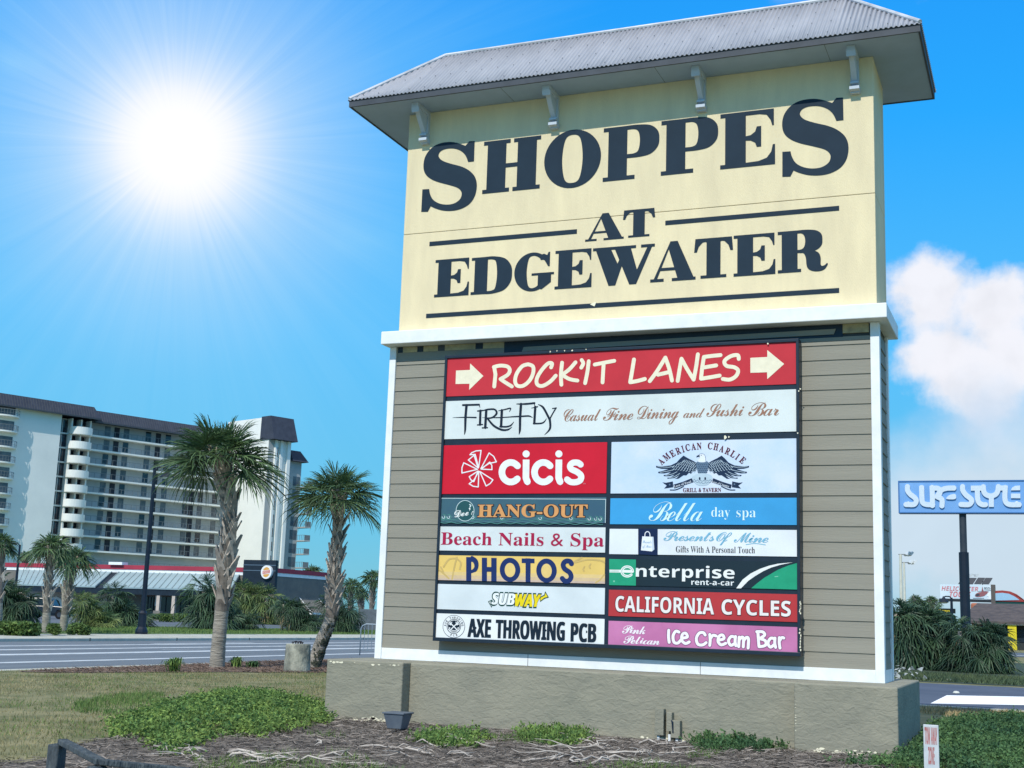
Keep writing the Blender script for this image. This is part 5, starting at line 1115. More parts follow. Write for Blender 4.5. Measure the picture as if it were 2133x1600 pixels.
for k in range(8):
    z = zW-14-k*FH
    b = MB(); hbox(b, sE+fx(605), sE+fx(619), nP-.4, nP-.34, z, z+2.0); HB(b, 'window', HGC)
    b = MB(); hbox(b, sE+LW2, sE+LW2+1.5, nP-3.2, nP+2.2, z-.35, z-.1); HB(b, 'gallery_slab', HG_)
    b = MB()
    for n_ in np.arange(nP-3.2, nP+2.2, .6): hbox(b, sE+LW2, sE+LW2+.06, n_, n_+.06, z-.1, z+1.0)
    hbox(b, sE+LW2, sE+LW2+.06, nP-3.2, nP+2.2, z+.95, z+1.02); hbox(b, sE+LW2, sE+LW2+1.5, nP+2.1, nP+2.16, z-.1, z+1.0); HB(b, 'railing', RAIL)

# ================================================================== the fast food restaurant
YB = 100.0
RW = mat('taupe_brick', (128, 124, 116), .9, rgb2=(112, 110, 106), vscale=1.0); RB_ = mat('pinkish_render', (196, 184, 172), .9, var=.05); RED = mat('red_band', (168, 58, 76), .6, rgb2=(150, 52, 70), vscale=.5)
STEEL = mat('pale_metal_roof', (158, 180, 184), .5, rgb2=(146, 168, 174), vscale=.4, metal=.2); BLKP = mat('black_cladding', (32, 44, 56), .5)
def rb_(u, v, y=YB): q = hy(u, v, y); return float(q[0]), float(q[2])
rest = empty('restaurant_building', (-80, YB, GZ), 'low fast food restaurant with a red fascia band and pale metal awning roof', 'restaurant')
def RBd(b, name, m): o = b.build(name, m); o.parent = rest; o.matrix_parent_inverse = Matrix.Translation((80, -YB, -GZ)); return o
xa, _ = rb_(10, 1200); xc, _ = rb_(574, 1200); _, zT = rb_(300, 1178); _, zB_ = rb_(300, 1187); _, zS = rb_(300, 1189); _, zE = rb_(300, 1224, YB-3.2)
b = MB(); b.box(xa, xc, YB, YB+14, GZ-.2, zT-.15); RBd(b, 'wall', RW)
xs_, _ = rb_(225, 1240); b = MB(); b.box(xa+.3, xs_, YB-.12, YB, GZ, zE-.1); RBd(b, 'wall', RB_)
b = MB(); b.box(xa-.1, xc+.12, YB-.15, YB+14.1, zB_, zT); RBd(bevel_b := b, 'fascia_band', RED)
b = MB(); b.box(xa, xc+.06, YB-.08, YB+14.05, zS-.25, zB_); RBd(b, 'white_trim', WHITE)
xd0, _ = rb_(206, 1226, YB-3.2); xd1, _ = rb_(242, 1190)
def awn(x0t, x1t, x0b, x1b):
    b = MB(); b.add([(x0b, YB-3.2, zE), (x1b, YB-3.2, zE), (x1t, YB-.1, zS-.2), (x0t, YB-.1, zS-.2), (x0b, YB-3.2, zE-.15), (x1b, YB-3.2, zE-.15), (x1t, YB-.1, zS-.6), (x0t, YB-.1, zS-.6)], [(0, 1, 2, 3), (7, 6, 5, 4), (0, 4, 5, 1), (1, 5, 6, 2), (3, 7, 4, 0)]); o = RBd(b, 'awning_roof', STEEL)
    b = MB(); n = int(abs(x1t-x0t)/.75)
    for i in range(n+1):
        t = i/n; p = np.array([x0b+(x1b-x0b)*t, YB-3.22, zE+.03]); q = np.array([x0t+(x1t-x0t)*t, YB-.12, zS-.17]); b.tube([p, q], .05, 4)
    s_ = b.build('standing_seams', mat('seam_metal', (150, 166, 170), .5), o)
    s_.matrix_parent_inverse = Matrix.Identity(4); s_.location = (0, 0, 0); s_.matrix_parent_inverse = (Matrix.Translation((80, -YB, -GZ)) if False else Matrix.Identity(4))
x_l = rb_(40, 1190)[0]; x_r = rb_(500, 1190)[0]
awn(x_l, xd1-.5, rb_(28, 1224, YB-3.2)[0], xd0-.5); awn(xd1+.5, x_r, xd0+.6, rb_(480, 1226, YB-3.2)[0])
b = MB(); b.add([(xd0-.5, YB-3.1, zE-.2), (xd0+.6, YB-3.1, zE-.2), (xd1+.5, YB-.1, zS-.25), (xd1-.5, YB-.1, zS-.25)], [(0, 1, 2, 3)]); RBd(b, 'roof_valley', BLKP)
b = MB(); b.box(x_l-1, x_r, YB-3.1, YB-2.8, zE-.75, zE-.16); RBd(b, 'beam', BLKP)
for u in (330, 362, 425): x, _ = rb_(u, 1260, YB-2.9); b = MB(); b.box(x-.2, x+.2, YB-3.05, YB-2.75, GZ, zE-.75); RBd(b, 'post', RB_)
for i, (u0, u1) in enumerate(((304, 320), (322, 358), (378, 410), (412, 424), (430, 470))):
    x0, z1 = rb_(u0, 1243); x1, z0 = rb_(u1, 1272); b = MB(); b.box(x0, x1, YB-.06, YB, GZ+.9, z1); f_ = RBd(b, 'window', HGL)
    b = MB()
    for x in np.linspace(x0, x1, 4): b.box(x-.05, x+.05, YB-.1, YB-.06, GZ+.9, z1)
    RBd(b, 'window_frame', BLKP)
x0, z1 = rb_(108, 1243, YB-.12); x1, _ = rb_(128, 1243, YB-.12)
b = MB(); pts = [(x0-.4, YB-.14, GZ), (x0-.4, YB-.14, z1-1)]+[((x0+x1)/2-((x1-x0)/2+.4)*math.cos(math.pi*i/10), YB-.14, z1-1+1.0*math.sin(math.pi*i/10)) for i in range(11)]+[(x1+.4, YB-.14, z1-1), (x1+.4, YB-.14, GZ)]
b.prism(pts, (0, -.05, 0)); RBd(b, 'arch_trim', WHITE)
b = MB(); pts = [(x0, YB-.2, GZ), (x0, YB-.2, z1-1.1)]+[((x0+x1)/2-(x1-x0)/2*math.cos(math.pi*i/10), YB-.2, z1-1.1+.8*math.sin(math.pi*i/10)) for i in range(11)]+[(x1, YB-.2, z1-1.1), (x1, YB-.2, GZ)]
b.prism(pts, (0, -.04, 0)); RBd(b, 'arched_window', HGL)
x0, z0 = rb_(324, 1262); b = MB(); b.box(x0, x0+.5, YB-.16, YB-.12, z0, z0+1.1); RBd(b, 'poster', WHITE)
b = MB(); b.box(rb_(232, 1178)[0], rb_(260, 1178)[0], YB-.5, YB+.5, zT, zT+.3); RBd(b, 'roof_hatch', WHITE)
# low wall and planter in front
b = MB(); x0, _ = rb_(318, 1285, YB-7); x1, _ = rb_(332, 1285, YB-7); b.box(x0, x1, YB-7, YB-6.6, GZ, GZ+1.0); RBd(b, 'low_wall', RW)
# side awning on the wall towards the road
b = MB(); yz = [(YB+6.0, zS-1.6), (YB+6.0, zS-3.7)]
b.prism([(xc, YB+5, zS-2.4), (xc+1.6, YB+5, zS-3.9), (xc, YB+5, zS-3.9)], (0, 4.0, 0)); RBd(b, 'side_awning', RW)
b = MB(); b.tube([(xc+.03, YB+4.98, zS-2.35), (xc+1.65, YB+4.98, zS-3.9)], .05, 5); b.tube([(xc+.03, YB+9.02, zS-2.35), (xc+1.65, YB+9.02, zS-3.9)], .05, 5); b.box(xc+1.0, xc+1.7, YB+5, YB+9, zS-4.1, zS-3.9); RBd(b, 'awning_edge', WHITE)
# dark sign tower with an oval emblem
tw = MB(); xt0, zt1 = rb_(508, 1166, YB-.6); xt1, zt0 = rb_(573, 1203, YB-.6); tw.box(xt0, xt1, YB-.6, YB-.16, zt0-1.2, zt1); RBd(bevel_b, 'x', RED) if False else RBd(tw, 'sign_tower', BLKP)
b = MB()
for f_ in (.30, .62): b.box(xt0-.01, xt1+.01, YB-.63, YB-.6, zt1-(zt1-zt0)*f_-.04, zt1-(zt1-zt0)*f_+.04)
RBd(b, 'light_strip', flat((92, 112, 130)))
xo, zo = rb_(556, 1192, YB-.8); ro = (rb_(567, 1192, YB-.8)[0]-rb_(545, 1192, YB-.8)[0])/2; rz0 = (rb_(556, 1178, YB-.8)[1]-zo)
b = MB(); b.prism([(xo+ro*math.cos(a), YB-.6, zo+rz0*math.sin(a)) for a in np.linspace(0, 6.283, 33)[:-1]], (0, -.35, 0)); ov = RBd(b, 'oval_sign', WHITE)
_t = Matrix.Identity(4)
cu = ro*.78; cv = rz0*.80; lay = [(smooth([(xo-cu*.72, zo+cv*.34), (xo-cu*.5, zo+cv*.72), (xo, zo+cv*.95), (xo+cu*.5, zo+cv*.80), (xo+cu*.74, zo+cv*.50)], 3), 'o'), (smooth([(xo-cu*.72, zo-cv*.5), (xo-cu*.4, zo-cv*.88), (xo+.0, zo-cv*.95), (xo+cu*.5, zo-cv*.75), (xo+cu*.72, zo-cv*.34)], 3), 'o'),
    ([(xo-cu*.86, zo-cv*.40), (xo+cu*.86, zo-cv*.20), (xo+cu*.86, zo+cv*.42), (xo-cu*.86, zo+cv*.24)], 'r')]
e_ = paint('emblem', lay, {'o': flat((222, 168, 92)), 'r': flat((204, 74, 72))}, None, YB-.955); e_.parent = ov
for body, zz in (('BURGER', zo+cv*.02), ('KING', zo-cv*.30)):
    text_on(body, SANS, YB-.965, flat((240, 226, 214)), ov, xo-cu*.70, xo+cu*.70, zz+cv*.26, zz, rot=RAD(3))

# ================================================================== vehicle, lamps, street things on the left
def px_frame(u, v, dep=None):
    """ground point, metres per pixel, and picture-right / away directions on the ground"""
    d_ = dep or depth(G(u, v)); p = at(u, v, d_); p[2] = GZ; r_ = np.array([RGT[0], RGT[1], 0]); r_ /= np.linalg.norm(r_); return p, d_/F, r_, np.array([-r_[1], r_[0], 0])
CARB = mat('black_car_paint', (26, 34, 46), .3, var=.1, spec=.6); TYRE = mat('tyre_rubber', (24, 26, 30), .9); RIM = mat('wheel_rim', (70, 78, 88), .4, metal=.4)
p, s_, r_, f_ = px_frame(100, 1287, 118)
car = empty('parked_jeep', p, 'boxy black off-roader parked before the pinkish wall behind the twin palms', 'car', rz=math.atan2(r_[1], r_[0]))
def bodyprof(pts, y0, y1): b = MB(); b.prism([(x, y0, z) for x, z in pts], (0, y1-y0, 0)); return b
o = bodyprof([(-2.1, .55), (-2.1, 1.08), (-2.0, 1.15), (.75, 1.15), (2.0, 1.08), (2.1, .9), (2.1, .55), (1.75, .55), (1.62, .8), (1.05, .8), (.92, .5), (-.92, .5), (-1.05, .8), (-1.62, .8), (-1.75, .55)], -.85, .85).build('body', CARB, car); bevel(o, .04)
o = bodyprof([(-2.0, 1.15), (-1.95, 1.85), (.25, 1.85), (.7, 1.15)], -.78, .78).build('cabin', CARB, car); bevel(o, .05)
for x0, x1, xt in ((-1.8, -.75, None), (-.65, .1, .42)):
    b = MB(); b.prism([(x0, -.785, 1.2), (xt or x1, -.785, 1.2), (x1, -.785, 1.75), (x0, -.785, 1.75)], (0, -.012, 0)); b.build('window', HGL, car)
for x in (-1.33, 1.33):
    for y in (-.82, .82):
        b = MB(); b.tube([(x, y-.13, .40), (x, y+.13, .40)], .40, 20); w_ = b.build('wheel', TYRE, car, smooth=False); b = MB(); b.tube([(x, y-.145, .40), (x, y+.145, .40)], .22, 12); b.build('rim', RIM, w_)
b = MB(); b.tube([(-2.1, 0, 1.05), (-2.36, 0, 1.05)], .38, 18); b.build('spare_wheel', TYRE, car); b = MB(); b.box(-2.2, -2.1, -.8, .8, .5, .68); b.box(2.1, 2.22, -.8, .8, .5, .68); b.build('bumper', TYRE, car)
for y in (-.6, .6): b = MB(); b.tube([(2.1, y, .95), (2.13, y, .95)], .12, 12); b.build('headlight', flat((220, 226, 228)), car)
LB = mat('black_lamp_paint', (22, 34, 50), .45, var=.1)
def lamp(u, v, vtop, dep, lab, arm=1.2, side=1, w=1.0, pxr=6.0, base=True, grp='black street lamps'):
    p, s_, r_, f_ = px_frame(u, v, dep); H = (v-vtop)*s_; rr = pxr*s_; root = empty('street_lamp', p, lab, 'street lamp', grp, math.atan2(r_[1], r_[0]))
    b = MB(); b.lathe((0, 0, 0), [(rr*1.25, H*.13), (rr, H*.14), (rr*.62, H), (rr*.3, H*1.003)], 12); b.build('pole', LB, root, smooth=False)
    if base: b = MB(); b.lathe((0, 0, -.05), [(rr*2.2, 0), (rr*2.3, H*.02), (rr*2.1, H*.035), (rr*1.55, H*.05), (rr*1.45, H*.125), (rr*1.7, H*.13), (rr*1.2, H*.145)], 14); b.build('base', LB, root)
    a = arm*side; b = MB(); b.tube([(0, 0, H*.985), (a*.25, 0, H*1.02), (a*.8, 0, H*1.02), (a, 0, H*1.0)], rr*.35, 7); b.build('arm', LB, root, smooth=True)
    b = MB(); b.lathe((a, 0, H*1.0), [(.10*w, .15*w), (.16*w, 0), (.22*w, -.10*w), (.62*w, -.55*w), (.64*w, -.62*w), (.3*w, -.62*w)], 16); h = b.build('lamp_shade', LB, root); b = MB(); b.lathe((a, 0, H), [(.55*w, -.63*w), (.40*w, -.75*w), (.1*w, -.78*w)], 12); b.build('lens', flat((200, 208, 208)), h)
    return root
lamp(294, 1321, 978, depth(G(294, 1321)), 'tall black street lamp standing on the verge before the restaurant', .7, 1, .6, 5.6)
lamp(25, 1300, 1152, 128, 'black street lamp with bell shade at the left edge before the hotel', .9, -1, .8, 3.2)
lamp(1984, 1330, 1213, 92, 'black street lamp with bell shade in front of the billboard', .55, -1, .55, 4.0)
lamp(1863, 1330, 1214, 60, 'black lamp post half hidden by the right edge of the sign', .15, -1, .2, 3.6); lamp(1876, 1330, 1228, 75, 'shorter black lamp post right of the half hidden one', .15, -1, .2, 3.6)
GALV = mat('galvanised_pole', (206, 206, 192), .6, var=.05)
def flood(u, v, vtop, dep, lab, pxr=4.0):
    p, s_, r_, f_ = px_frame(u, v, dep); H = (v-vtop)*s_; root = empty('floodlight_mast', p, lab, 'floodlight mast', 'floodlight masts on the right', math.atan2(r_[1], r_[0])); b = MB(); b.lathe((0, 0, 0), [(pxr*s_, 0), (pxr*.7*s_, H)], 10); b.build('pole', GALV, root)
    b = MB(); b.tube([(-4*s_, 0, H), (12*s_, 0, H+.5*s_)], 1.1*s_, 6); b.build('crossarm', RAIL, root)
    for x, t in ((13, .9), (19, 1.3)):
        b = MB(); b.obox((x*s_, -.5, H-3*s_), (6*s_, 0, 7*s_), (0, 1, 0), (-3*s_, 0, 2.5*s_)); b.build('lamp_head', flat((214, 218, 218)), root)
flood(1879, 1330, 1134, 110, 'nearer tall pale floodlight mast beside the sign'); flood(1886, 1330, 1156, 128, 'farther pale floodlight mast just right of the nearer one', 3.2)
p, s_, r_, f_ = px_frame(2014, 1330, 180); H = (1330-1186)*s_; root = empty('floodlight_mast', p, 'floodlight with two thin heads peeking out right of the sign pole', 'floodlight mast', 'floodlight masts on the right', math.atan2(r_[1], r_[0]))
b = MB(); b.lathe((0, 0, 0), [(3*s_, 0), (2*s_, H)], 8); b.build('pole', GALV, root); b = MB(); b.tube([(0, 0, H), (24*s_, 0, H)], .5*s_, 5); b.build('crossarm', RAIL, root)
for x in (8, 20): b = MB(); b.obox((x*s_, -.5, H-3*s_), (3*s_, 0, 5*s_), (0, 1, 0), (4*s_, 0, 0)); b.build('lamp_head', flat((196, 202, 204)), root)
# crowd barrier
p, s_, r_, f_ = px_frame(764, 1378, 47); a = np.array([0.25, .97, 0]); root = empty('crowd_barrier', p, 'galvanised steel crowd barrier half hidden behind the left end of the sign base', 'barrier')
GS = mat('galvanised_steel', (142, 158, 170), .45, metal=.4, var=.06); X = r_*1.0; Wd = 2.2; o = -X*.27
b = MB(); b.tube([o, o+(0, 0, .95), o+X*.05+(0, 0, 1.06), o+X*.18+(0, 0, 1.12), o+X*Wd+(0, 0, 1.12), o+X*Wd], .022, 8); b.tube([o+X*.03+(0, 0, .18), o+X*Wd+(0, 0, .18)], .016, 6); b.build('frame', GS, root, smooth=True)
b = MB()
for i in range(1, 16): b.tube([o+X*i*.135+(0, 0, .18), o+X*i*.135+(0, 0, 1.12)], .011, 5)
b.build('bars', GS, root)
# grey enclosure
p, s_, r_, f_ = px_frame(750, 1312, 112); b = MB(); W1 = 40*s_; b.obox(p-r_*28*s_, r_*70*s_, f_*5, (0, 0, 32*s_)); b.obox(p-r_*2*s_+f_*(-.3), r_*44*s_, f_*.3, (0, 0, 44*s_)); tag(b.build('block_enclosure', mat('grey_block', (96, 104, 112), .9), loc=p), 'plain grey block enclosure wall left of the sign behind the barrier', 'wall')
# concrete stump with a ring of mushrooms
p, s_, r_, f_ = px_frame(618, 1399, depth(G(618, 1399))); st = empty('concrete_stump', p, 'weathered round concrete stump standing beside the leaning palm', 'stump')
b = MB(); prof = [(.345, -.05), (.34, .05), (.325, .35), (.315, .66), (.30, .69), (.0, .695)]; b.lathe((0, 0, 0), prof, 28); b.build('body', mat('weathered_concrete', (172, 172, 156), .95, rgb2=(96, 100, 94), vscale=4.2, bump=1.6, bscale=14, stretch=(1, 1, .6)), st, smooth=True)
b = MB()
for i, (x, h) in enumerate(((-.13, .05), (-.05, .07), (.02, .06), (.09, .07), (.14, .05))): b.lathe((x, -.05, .69), [(.014, 0), (.016, h*.5), (.04, h*.55), (.034, h), (.0, h*1.1)], 8); 
tag(b.build('bracket_fungus', flat((40, 36, 40)), loc=None), 'row of small dark fungus caps sprouting on the concrete stump', 'fungus').location = p
# weathered timber rail fence at the bottom left
WD = mat('weathered_timber', (92, 100, 104), .95, rgb2=(56, 66, 74), vscale=3.5, bump=2, bscale=9, stretch=(4, 4, 1)); fe = empty('timber_rail', G(120, 1600), 'weathered dark timber post and rail at the bottom left corner', 'fence')
p0 = at(120, 1550, 11.5); p1 = at(203, 1588, 10.6); p2 = at(460, 1612, 10.9); bz = np.array([p0[0], p0[1], GZ])
def post(P, w): b = MB(); b.box(P[0]-w, P[0]+w, P[1]-w, P[1]+w, GZ-.2, P[2]); o = bevel(b.build('post', WD), .012); o.parent = fe; o.matrix_parent_inverse = Matrix.Translation([-float(x) for x in G(120, 1600)])
post(p0, .06); post(p1-np.array([0, 0, .03]), .06)
def beam(A, B, w, h): 
    A, B = np.array(A), np.array(B); d = B-A; sd = np.cross(d, (0, 0, 1)); sd /= np.linalg.norm(sd); b = MB(); b.obox(A-sd*w/2, d, sd*w, (0, 0, h)); o = bevel(b.build('rail', WD), .01); o.parent = fe; o.matrix_parent_inverse = Matrix.Translation([-float(x) for x in G(120, 1600)])
beam(p0+(0.05, 0, .0), p1+(.03, 0, -.02), .09, .05); beam(p1+(0.02, 0, -.02), p2+(0, 0, -.03), .09, .05)
b = MB()
# floodlight box at the foot of the left pier
FL = mat('grey_fixture', (104, 114, 124), .5, rgb2=(88, 98, 110), vscale=5); p = G(828, 1526); fl = empty('ground_floodlight', p, 'small grey box floodlight on a stub at the corner of the left pier', 'floodlight'); 
b = MB(); b.add([(-.10, -.11, .05), (.10, -.11, .05), (.10, .09, .05), (-.10, .09, .05), (-.145, -.15, .24), (.145, -.15, .24), (.145, .13, .24), (-.145, .13, .24)], [(0, 3, 2, 1), (4, 5, 6, 7), (0, 1, 5, 4), (1, 2, 6, 5), (2, 3, 7, 6), (3, 0, 4, 7)]); bevel(b.build('housing', FL, fl), .012)
b = MB(); b.box(-.158, .158, -.163, .143, .24, .262); bevel(b.build('rim', FL, fl), .006); b = MB(); b.box(.0, .09, -.06, .06, -.1, .05); b.build('stub', DARKF, fl)
# junction boxes against the recessed wall
jb = empty('junction_boxes', (*hy(1390, 1520, -.82)[:2], GZ), 'painted electrical junction boxes with white conduit stubs at the foot of the base', 'electrical box'); q0 = hy(1366, 1522, -.86); off = np.array([q0[0]-jb.location[0], -.06, 0])
for x0, w_, z0, h_, nm in ((.0, .12, .10, .34, 'box'), (.16, .07, .16, .24, 'box'), (.22, .12, .08, .22, 'box')):
    b = MB(); b.box(off[0]+x0, off[0]+x0+w_, -.10, 0.01, z0-.02, z0+h_-.02); bevel(b.build(nm, BASEM, jb), .006)
for x0 in (.04, .19, .29): b = MB(); b.tube([(off[0]+x0, -.05, -.1), (off[0]+x0, -.05, .1)], .02, 8); b.build('conduit', WHITE, jb)
b = MB(); b.tube([(off[0]+.2, -.07, .3), (off[0]+.24, -.1, .26), (off[0]+.25, -.09, .12)], .015, 6); b.build('cable', DARKF, jb)
# red lettered marker post at the bottom right
p = at(1941, 1600, 13.5); p[2] = GZ; mk = empty('marker_post', p, 'narrow white marker post with upright red tow zone lettering in the juniper', 'marker post', rz=-.1)
TOPZ = float(at(1941, 1511, 13.5)[2]-GZ); hw = .077
b = MB(); b.box(-hw, hw, -.012, .012, -.2, TOPZ); bevel(b.build('panel', mat('marker_white', (206, 212, 214), .5, rgb2=(186, 194, 198), vscale=8), mk), .005)
MR = mat('faded_red', (176, 92, 92), .6, var=.12, vscale=20)
for body, x0, x1, zt_, zb_ in (('TOW', -.062, -.006, .025, .20), ('AWAY', .002, .064, .025, .20), ('ZONE', -.03, .032, .225, .40)):
    # tall narrow letters, read across
    o = text_on(body, SANS, -.0135, MR, mk, x0, x1, TOPZ-zt_, TOPZ-zb_, off=.012)
# rubble behind the right end of the base
rr = random.Random(77); p = G(1866, 1416); b = MB()
for i in range(46):
    c = np.array([rr.gauss(0, .45), rr.gauss(0, .4), rr.uniform(0, .45)]); s0 = rr.uniform(.03, .09); pts = [c+np.array([rr.gauss(0, 1), rr.gauss(0, 1), rr.gauss(0, .6)])*s0 for _ in range(5)]; b.add(pts, [(0, 1, 2), (0, 2, 3), (0, 3, 4), (0, 4, 1), (1, 2, 3), (1, 3, 4)])
b.v = [(x+p[0], y+p[1], z+p[2]) for x, y, z in b.v]; o = b.build('rubble', mat('pale_rubble', (190, 196, 194), .9, rgb2=(120, 126, 128), vscale=3), loc=p); tag(o, 'pile of pale broken rubble behind the right end of the base', 'rubble', kind='stuff')
for i, (u, v, lab) in enumerate(((1976, 1418, 'pale stone lying on the dark bank beyond the driveway'), (1992, 1445, 'small white stone at the driveway edge'))):
    p = G(u, v); b = MB(); b.lathe((p[0], p[1], p[2]), [(.06, -.02), (.09, .02), (.06, .06), (.0, .07)], 9); tag(b.build('loose_stone', flat((206, 208, 200)), loc=p), lab, 'stone')
# ================================================================== right-hand background
YS = 92.0
s0 = hy(1873, 1004, YS); s1 = hy(2142, 1067, YS); sg = empty('pole_sign', hy(2005, 1330, YS)*np.array([1, 1, 0])+np.array([0, 0, GZ]), 'blue rectangular surf shop sign high on a dark steel pole', 'sign'); sgl = np.array(sg.location)
def SB(b, name, m): o = b.build(name, m); o.parent = sg; o.matrix_parent_inverse = Matrix.Translation([-float(x) for x in sg.location]); return o
b = MB(); b.box(s0[0], s1[0], YS, YS+1.0, s1[2], s0[2]); pnl = SB(b, 'sign_panel', mat('sign_blue', (118, 166, 218), .5, rgb2=(106, 156, 212), vscale=.3))
b = MB(); t = .09; b.box(s0[0]-t, s1[0]+t, YS-.06, YS+1.05, s0[2], s0[2]+t); b.box(s0[0]-t, s1[0]+t, YS-.06, YS+1.05, s1[2]-t, s1[2]); b.box(s0[0]-t, s0[0], YS-.06, YS+1.05, s1[2], s0[2]); b.box(s1[0], s1[0]+t, YS-.06, YS+1.05, s1[2], s0[2]); SB(b, 'frame', flat((70, 116, 170)))
xm = float(hy(2006, 1100, YS+.5)[0]); zc = float(hy(2006, 1150, YS)[2]); r0_ = 7.2*depth(hy(2006, 1100, YS))/F
PO = mat('dark_steel_pole', (66, 72, 78), .5, rgb2=(48, 56, 66), vscale=.6)
b = MB(); b.lathe((xm, YS+.5, 0), [(r0_, zc), (r0_, s1[2]-.02)], 18); SB(b, 'upper_pole', PO); b = MB(); b.lathe((xm, YS+.5, 0), [(r0_*1.4, GZ-.2), (r0_*1.4, zc), (r0_*.9, zc+.03)], 18); SB(b, 'lower_pole', mat('navy_pole', (30, 42, 56), .45, rgb2=(24, 34, 48), vscale=.8))
RS = (1840, 960, 5.334); mpS = lambda p: (lambda q: (float(q[0]), float(q[2])))(hy(RS[0]+p[0]/RS[2], RS[1]+p[1]/RS[2], YS-.14))
def surf(layers, nm):
    o = paint(nm, layers, {1: flat((204, 218, 230))}, None, YS-.14, mp=mpS); md = o.modifiers.new('s', 'SOLIDIFY'); md.thickness = .14; md.offset = -1; o.parent = sg; o.matrix_parent_inverse = Matrix.Translation([-float(x) for x in sg.location])
wS = 56
def k_(pts, w=wS, curve=True, butt=True): return stroke(pts, w, 1, curve, butt=butt, capk=14)
surf(k_([(268, 278), (270, 330), (300, 372), (350, 410), (366, 445), (345, 482), (300, 486), (243, 484)]), 'letter')
surf(k_([(425, 278), (428, 400), (436, 462), (480, 485), (560, 485)])+k_([(540, 278), (545, 400), (545, 512)])+k_([(540, 306), (600, 304), (628, 330), (622, 372), (590, 400)])+k_([(600, 400), (650, 430), (650, 512)])+k_([(600, 390), (640, 330), (700, 305), (798, 302)])+[(smooth([(702, 424), (712, 398), (742, 378), (800, 370), (800, 424)], 3), 1)], 'letter')
surf(k_([(880, 278), (884, 330), (920, 380), (965, 415), (982, 448), (955, 484), (900, 486), (856, 484)]), 'letter')
surf(k_([(972, 304), (1050, 303), (1090, 303)], curve=False)+k_([(1045, 300), (1046, 400), (1060, 460), (1100, 486), (1142, 486)])+k_([(1110, 278), (1118, 345), (1150, 380), (1200, 390), (1250, 370), (1272, 330), (1278, 278)])+k_([(1200, 385), (1200, 512)])+k_([(1356, 278), (1350, 400), (1362, 460), (1410, 486), (1526, 486)])+k_([(1260, 302), (1380, 302)], curve=False), 'letter')
for q in ([(1418, 328), (1430, 298), (1465, 278), (1520, 274), (1520, 326)], [(1418, 364), (1522, 364), (1522, 416), (1418, 414)]): surf([(q, 1)], 'letter')
# billboard
YL_ = 150.0
def bb_(u, v, y=YL_): q = hy(u, v, y); return float(q[0]), float(q[2])
bx0, bz1 = bb_(1958, 1217); bx1, bz0 = bb_(2070, 1249); bl = empty('billboard', ((bx0+bx1)/2, YL_, GZ), 'white helicopter tours billboard behind the dark sign pole', 'billboard')
def BLd(b, name, m, par=None): o = b.build(name, m); o.parent = bl; o.matrix_parent_inverse = Matrix.Translation((-(bx0+bx1)/2, -YL_, -GZ)); return o
b = MB(); b.box(bx0, bx1, YL_, YL_+.6, bz0, bz1); BLd(b, 'panel', mat('billboard_white', (214, 226, 232), .6, rgb2=(190, 214, 226), vscale=.2))
b = MB(); b.box(bx0-.1, bx1+.1, YL_-.8, YL_+.6, bz0-.35, bz0-.05); BLd(b, 'catwalk', flat((50, 56, 62)))
for x in (bx0+3, bx1-3): b = MB(); b.box(x-.3, x+.3, YL_+.1, YL_+.5, GZ, bz0-.35); BLd(b, 'post', flat((70, 74, 78)))
def BT(body, base, c, u0, u1, vt, vb, skew=.2, off=.0, y=YL_-.03): x0, z1 = bb_(u0, vt, y); x1, _ = bb_(u1, vt, y); _, z0 = bb_(u0, vb, y); o = text_on(body, base, y, flat(c), None, x0, x1, z1, z0, off, None, skew); o.parent = bl; o.matrix_parent_inverse = Matrix.Translation((-(bx0+bx1)/2, -YL_, -GZ))
BT('HELICOPTER', SANS, (206, 130, 136), 1961, 2037, 1221, 1230); BT('TOURS', SANS, (206, 120, 126), 1976, 2020, 1232, 1243); BT('850-', SANS, (60, 70, 80), 2050, 2064, 1223, 1228, 0)
mpB = lambda p: bb_(1850+p[0]/6.668, 1160+p[1]/6.668, YL_-.03)
lay = [(smooth([(1205, 540), (1230, 505), (1300, 485), (1380, 480), (1400, 500), (1360, 520), (1330, 545), (1240, 558)], 3), 'r'), ([(1295, 490), (1308, 410), (1325, 470), (1320, 490)], 'r'), (smooth([(1210, 530), (1250, 512), (1275, 530), (1240, 550)], 3), 'k')]; lay += stroke([(1180, 575), (1330, 575)], 6, 'k'); lay += stroke([(1250, 480), (1440, 465)], 4, 'k')
lay.append(([(1380, 500), (1440, 470), (1440, 590), (1360, 582), (1400, 560), (1370, 545)], 'w'))
o = paint('helicopter_picture', lay, {'r': flat((150, 100, 104)), 'k': flat((70, 76, 84)), 'w': flat((232, 238, 240))}, None, YL_-.03, mp=mpB); o.parent = bl; o.matrix_parent_inverse = Matrix.Translation((-(bx0+bx1)/2, -YL_, -GZ))
for u in (1996, 2029):
    x0, z0 = bb_(u, 1215); b = MB(); 
    for k in range(2): b.obox((x0+k*.86, YL_+.1, z0-.1), (.8, 0, 0), (.45, .3, .75), (0, -.05, .05))
    BLd(b, 'solar_panel', flat((60, 66, 74))); b = MB(); b.tube([(x0+.9, YL_+.3, bz1-.3), (x0+1.0, YL_+.4, z0+.3)], .05, 6); BLd(b, 'panel_mount', RAIL)
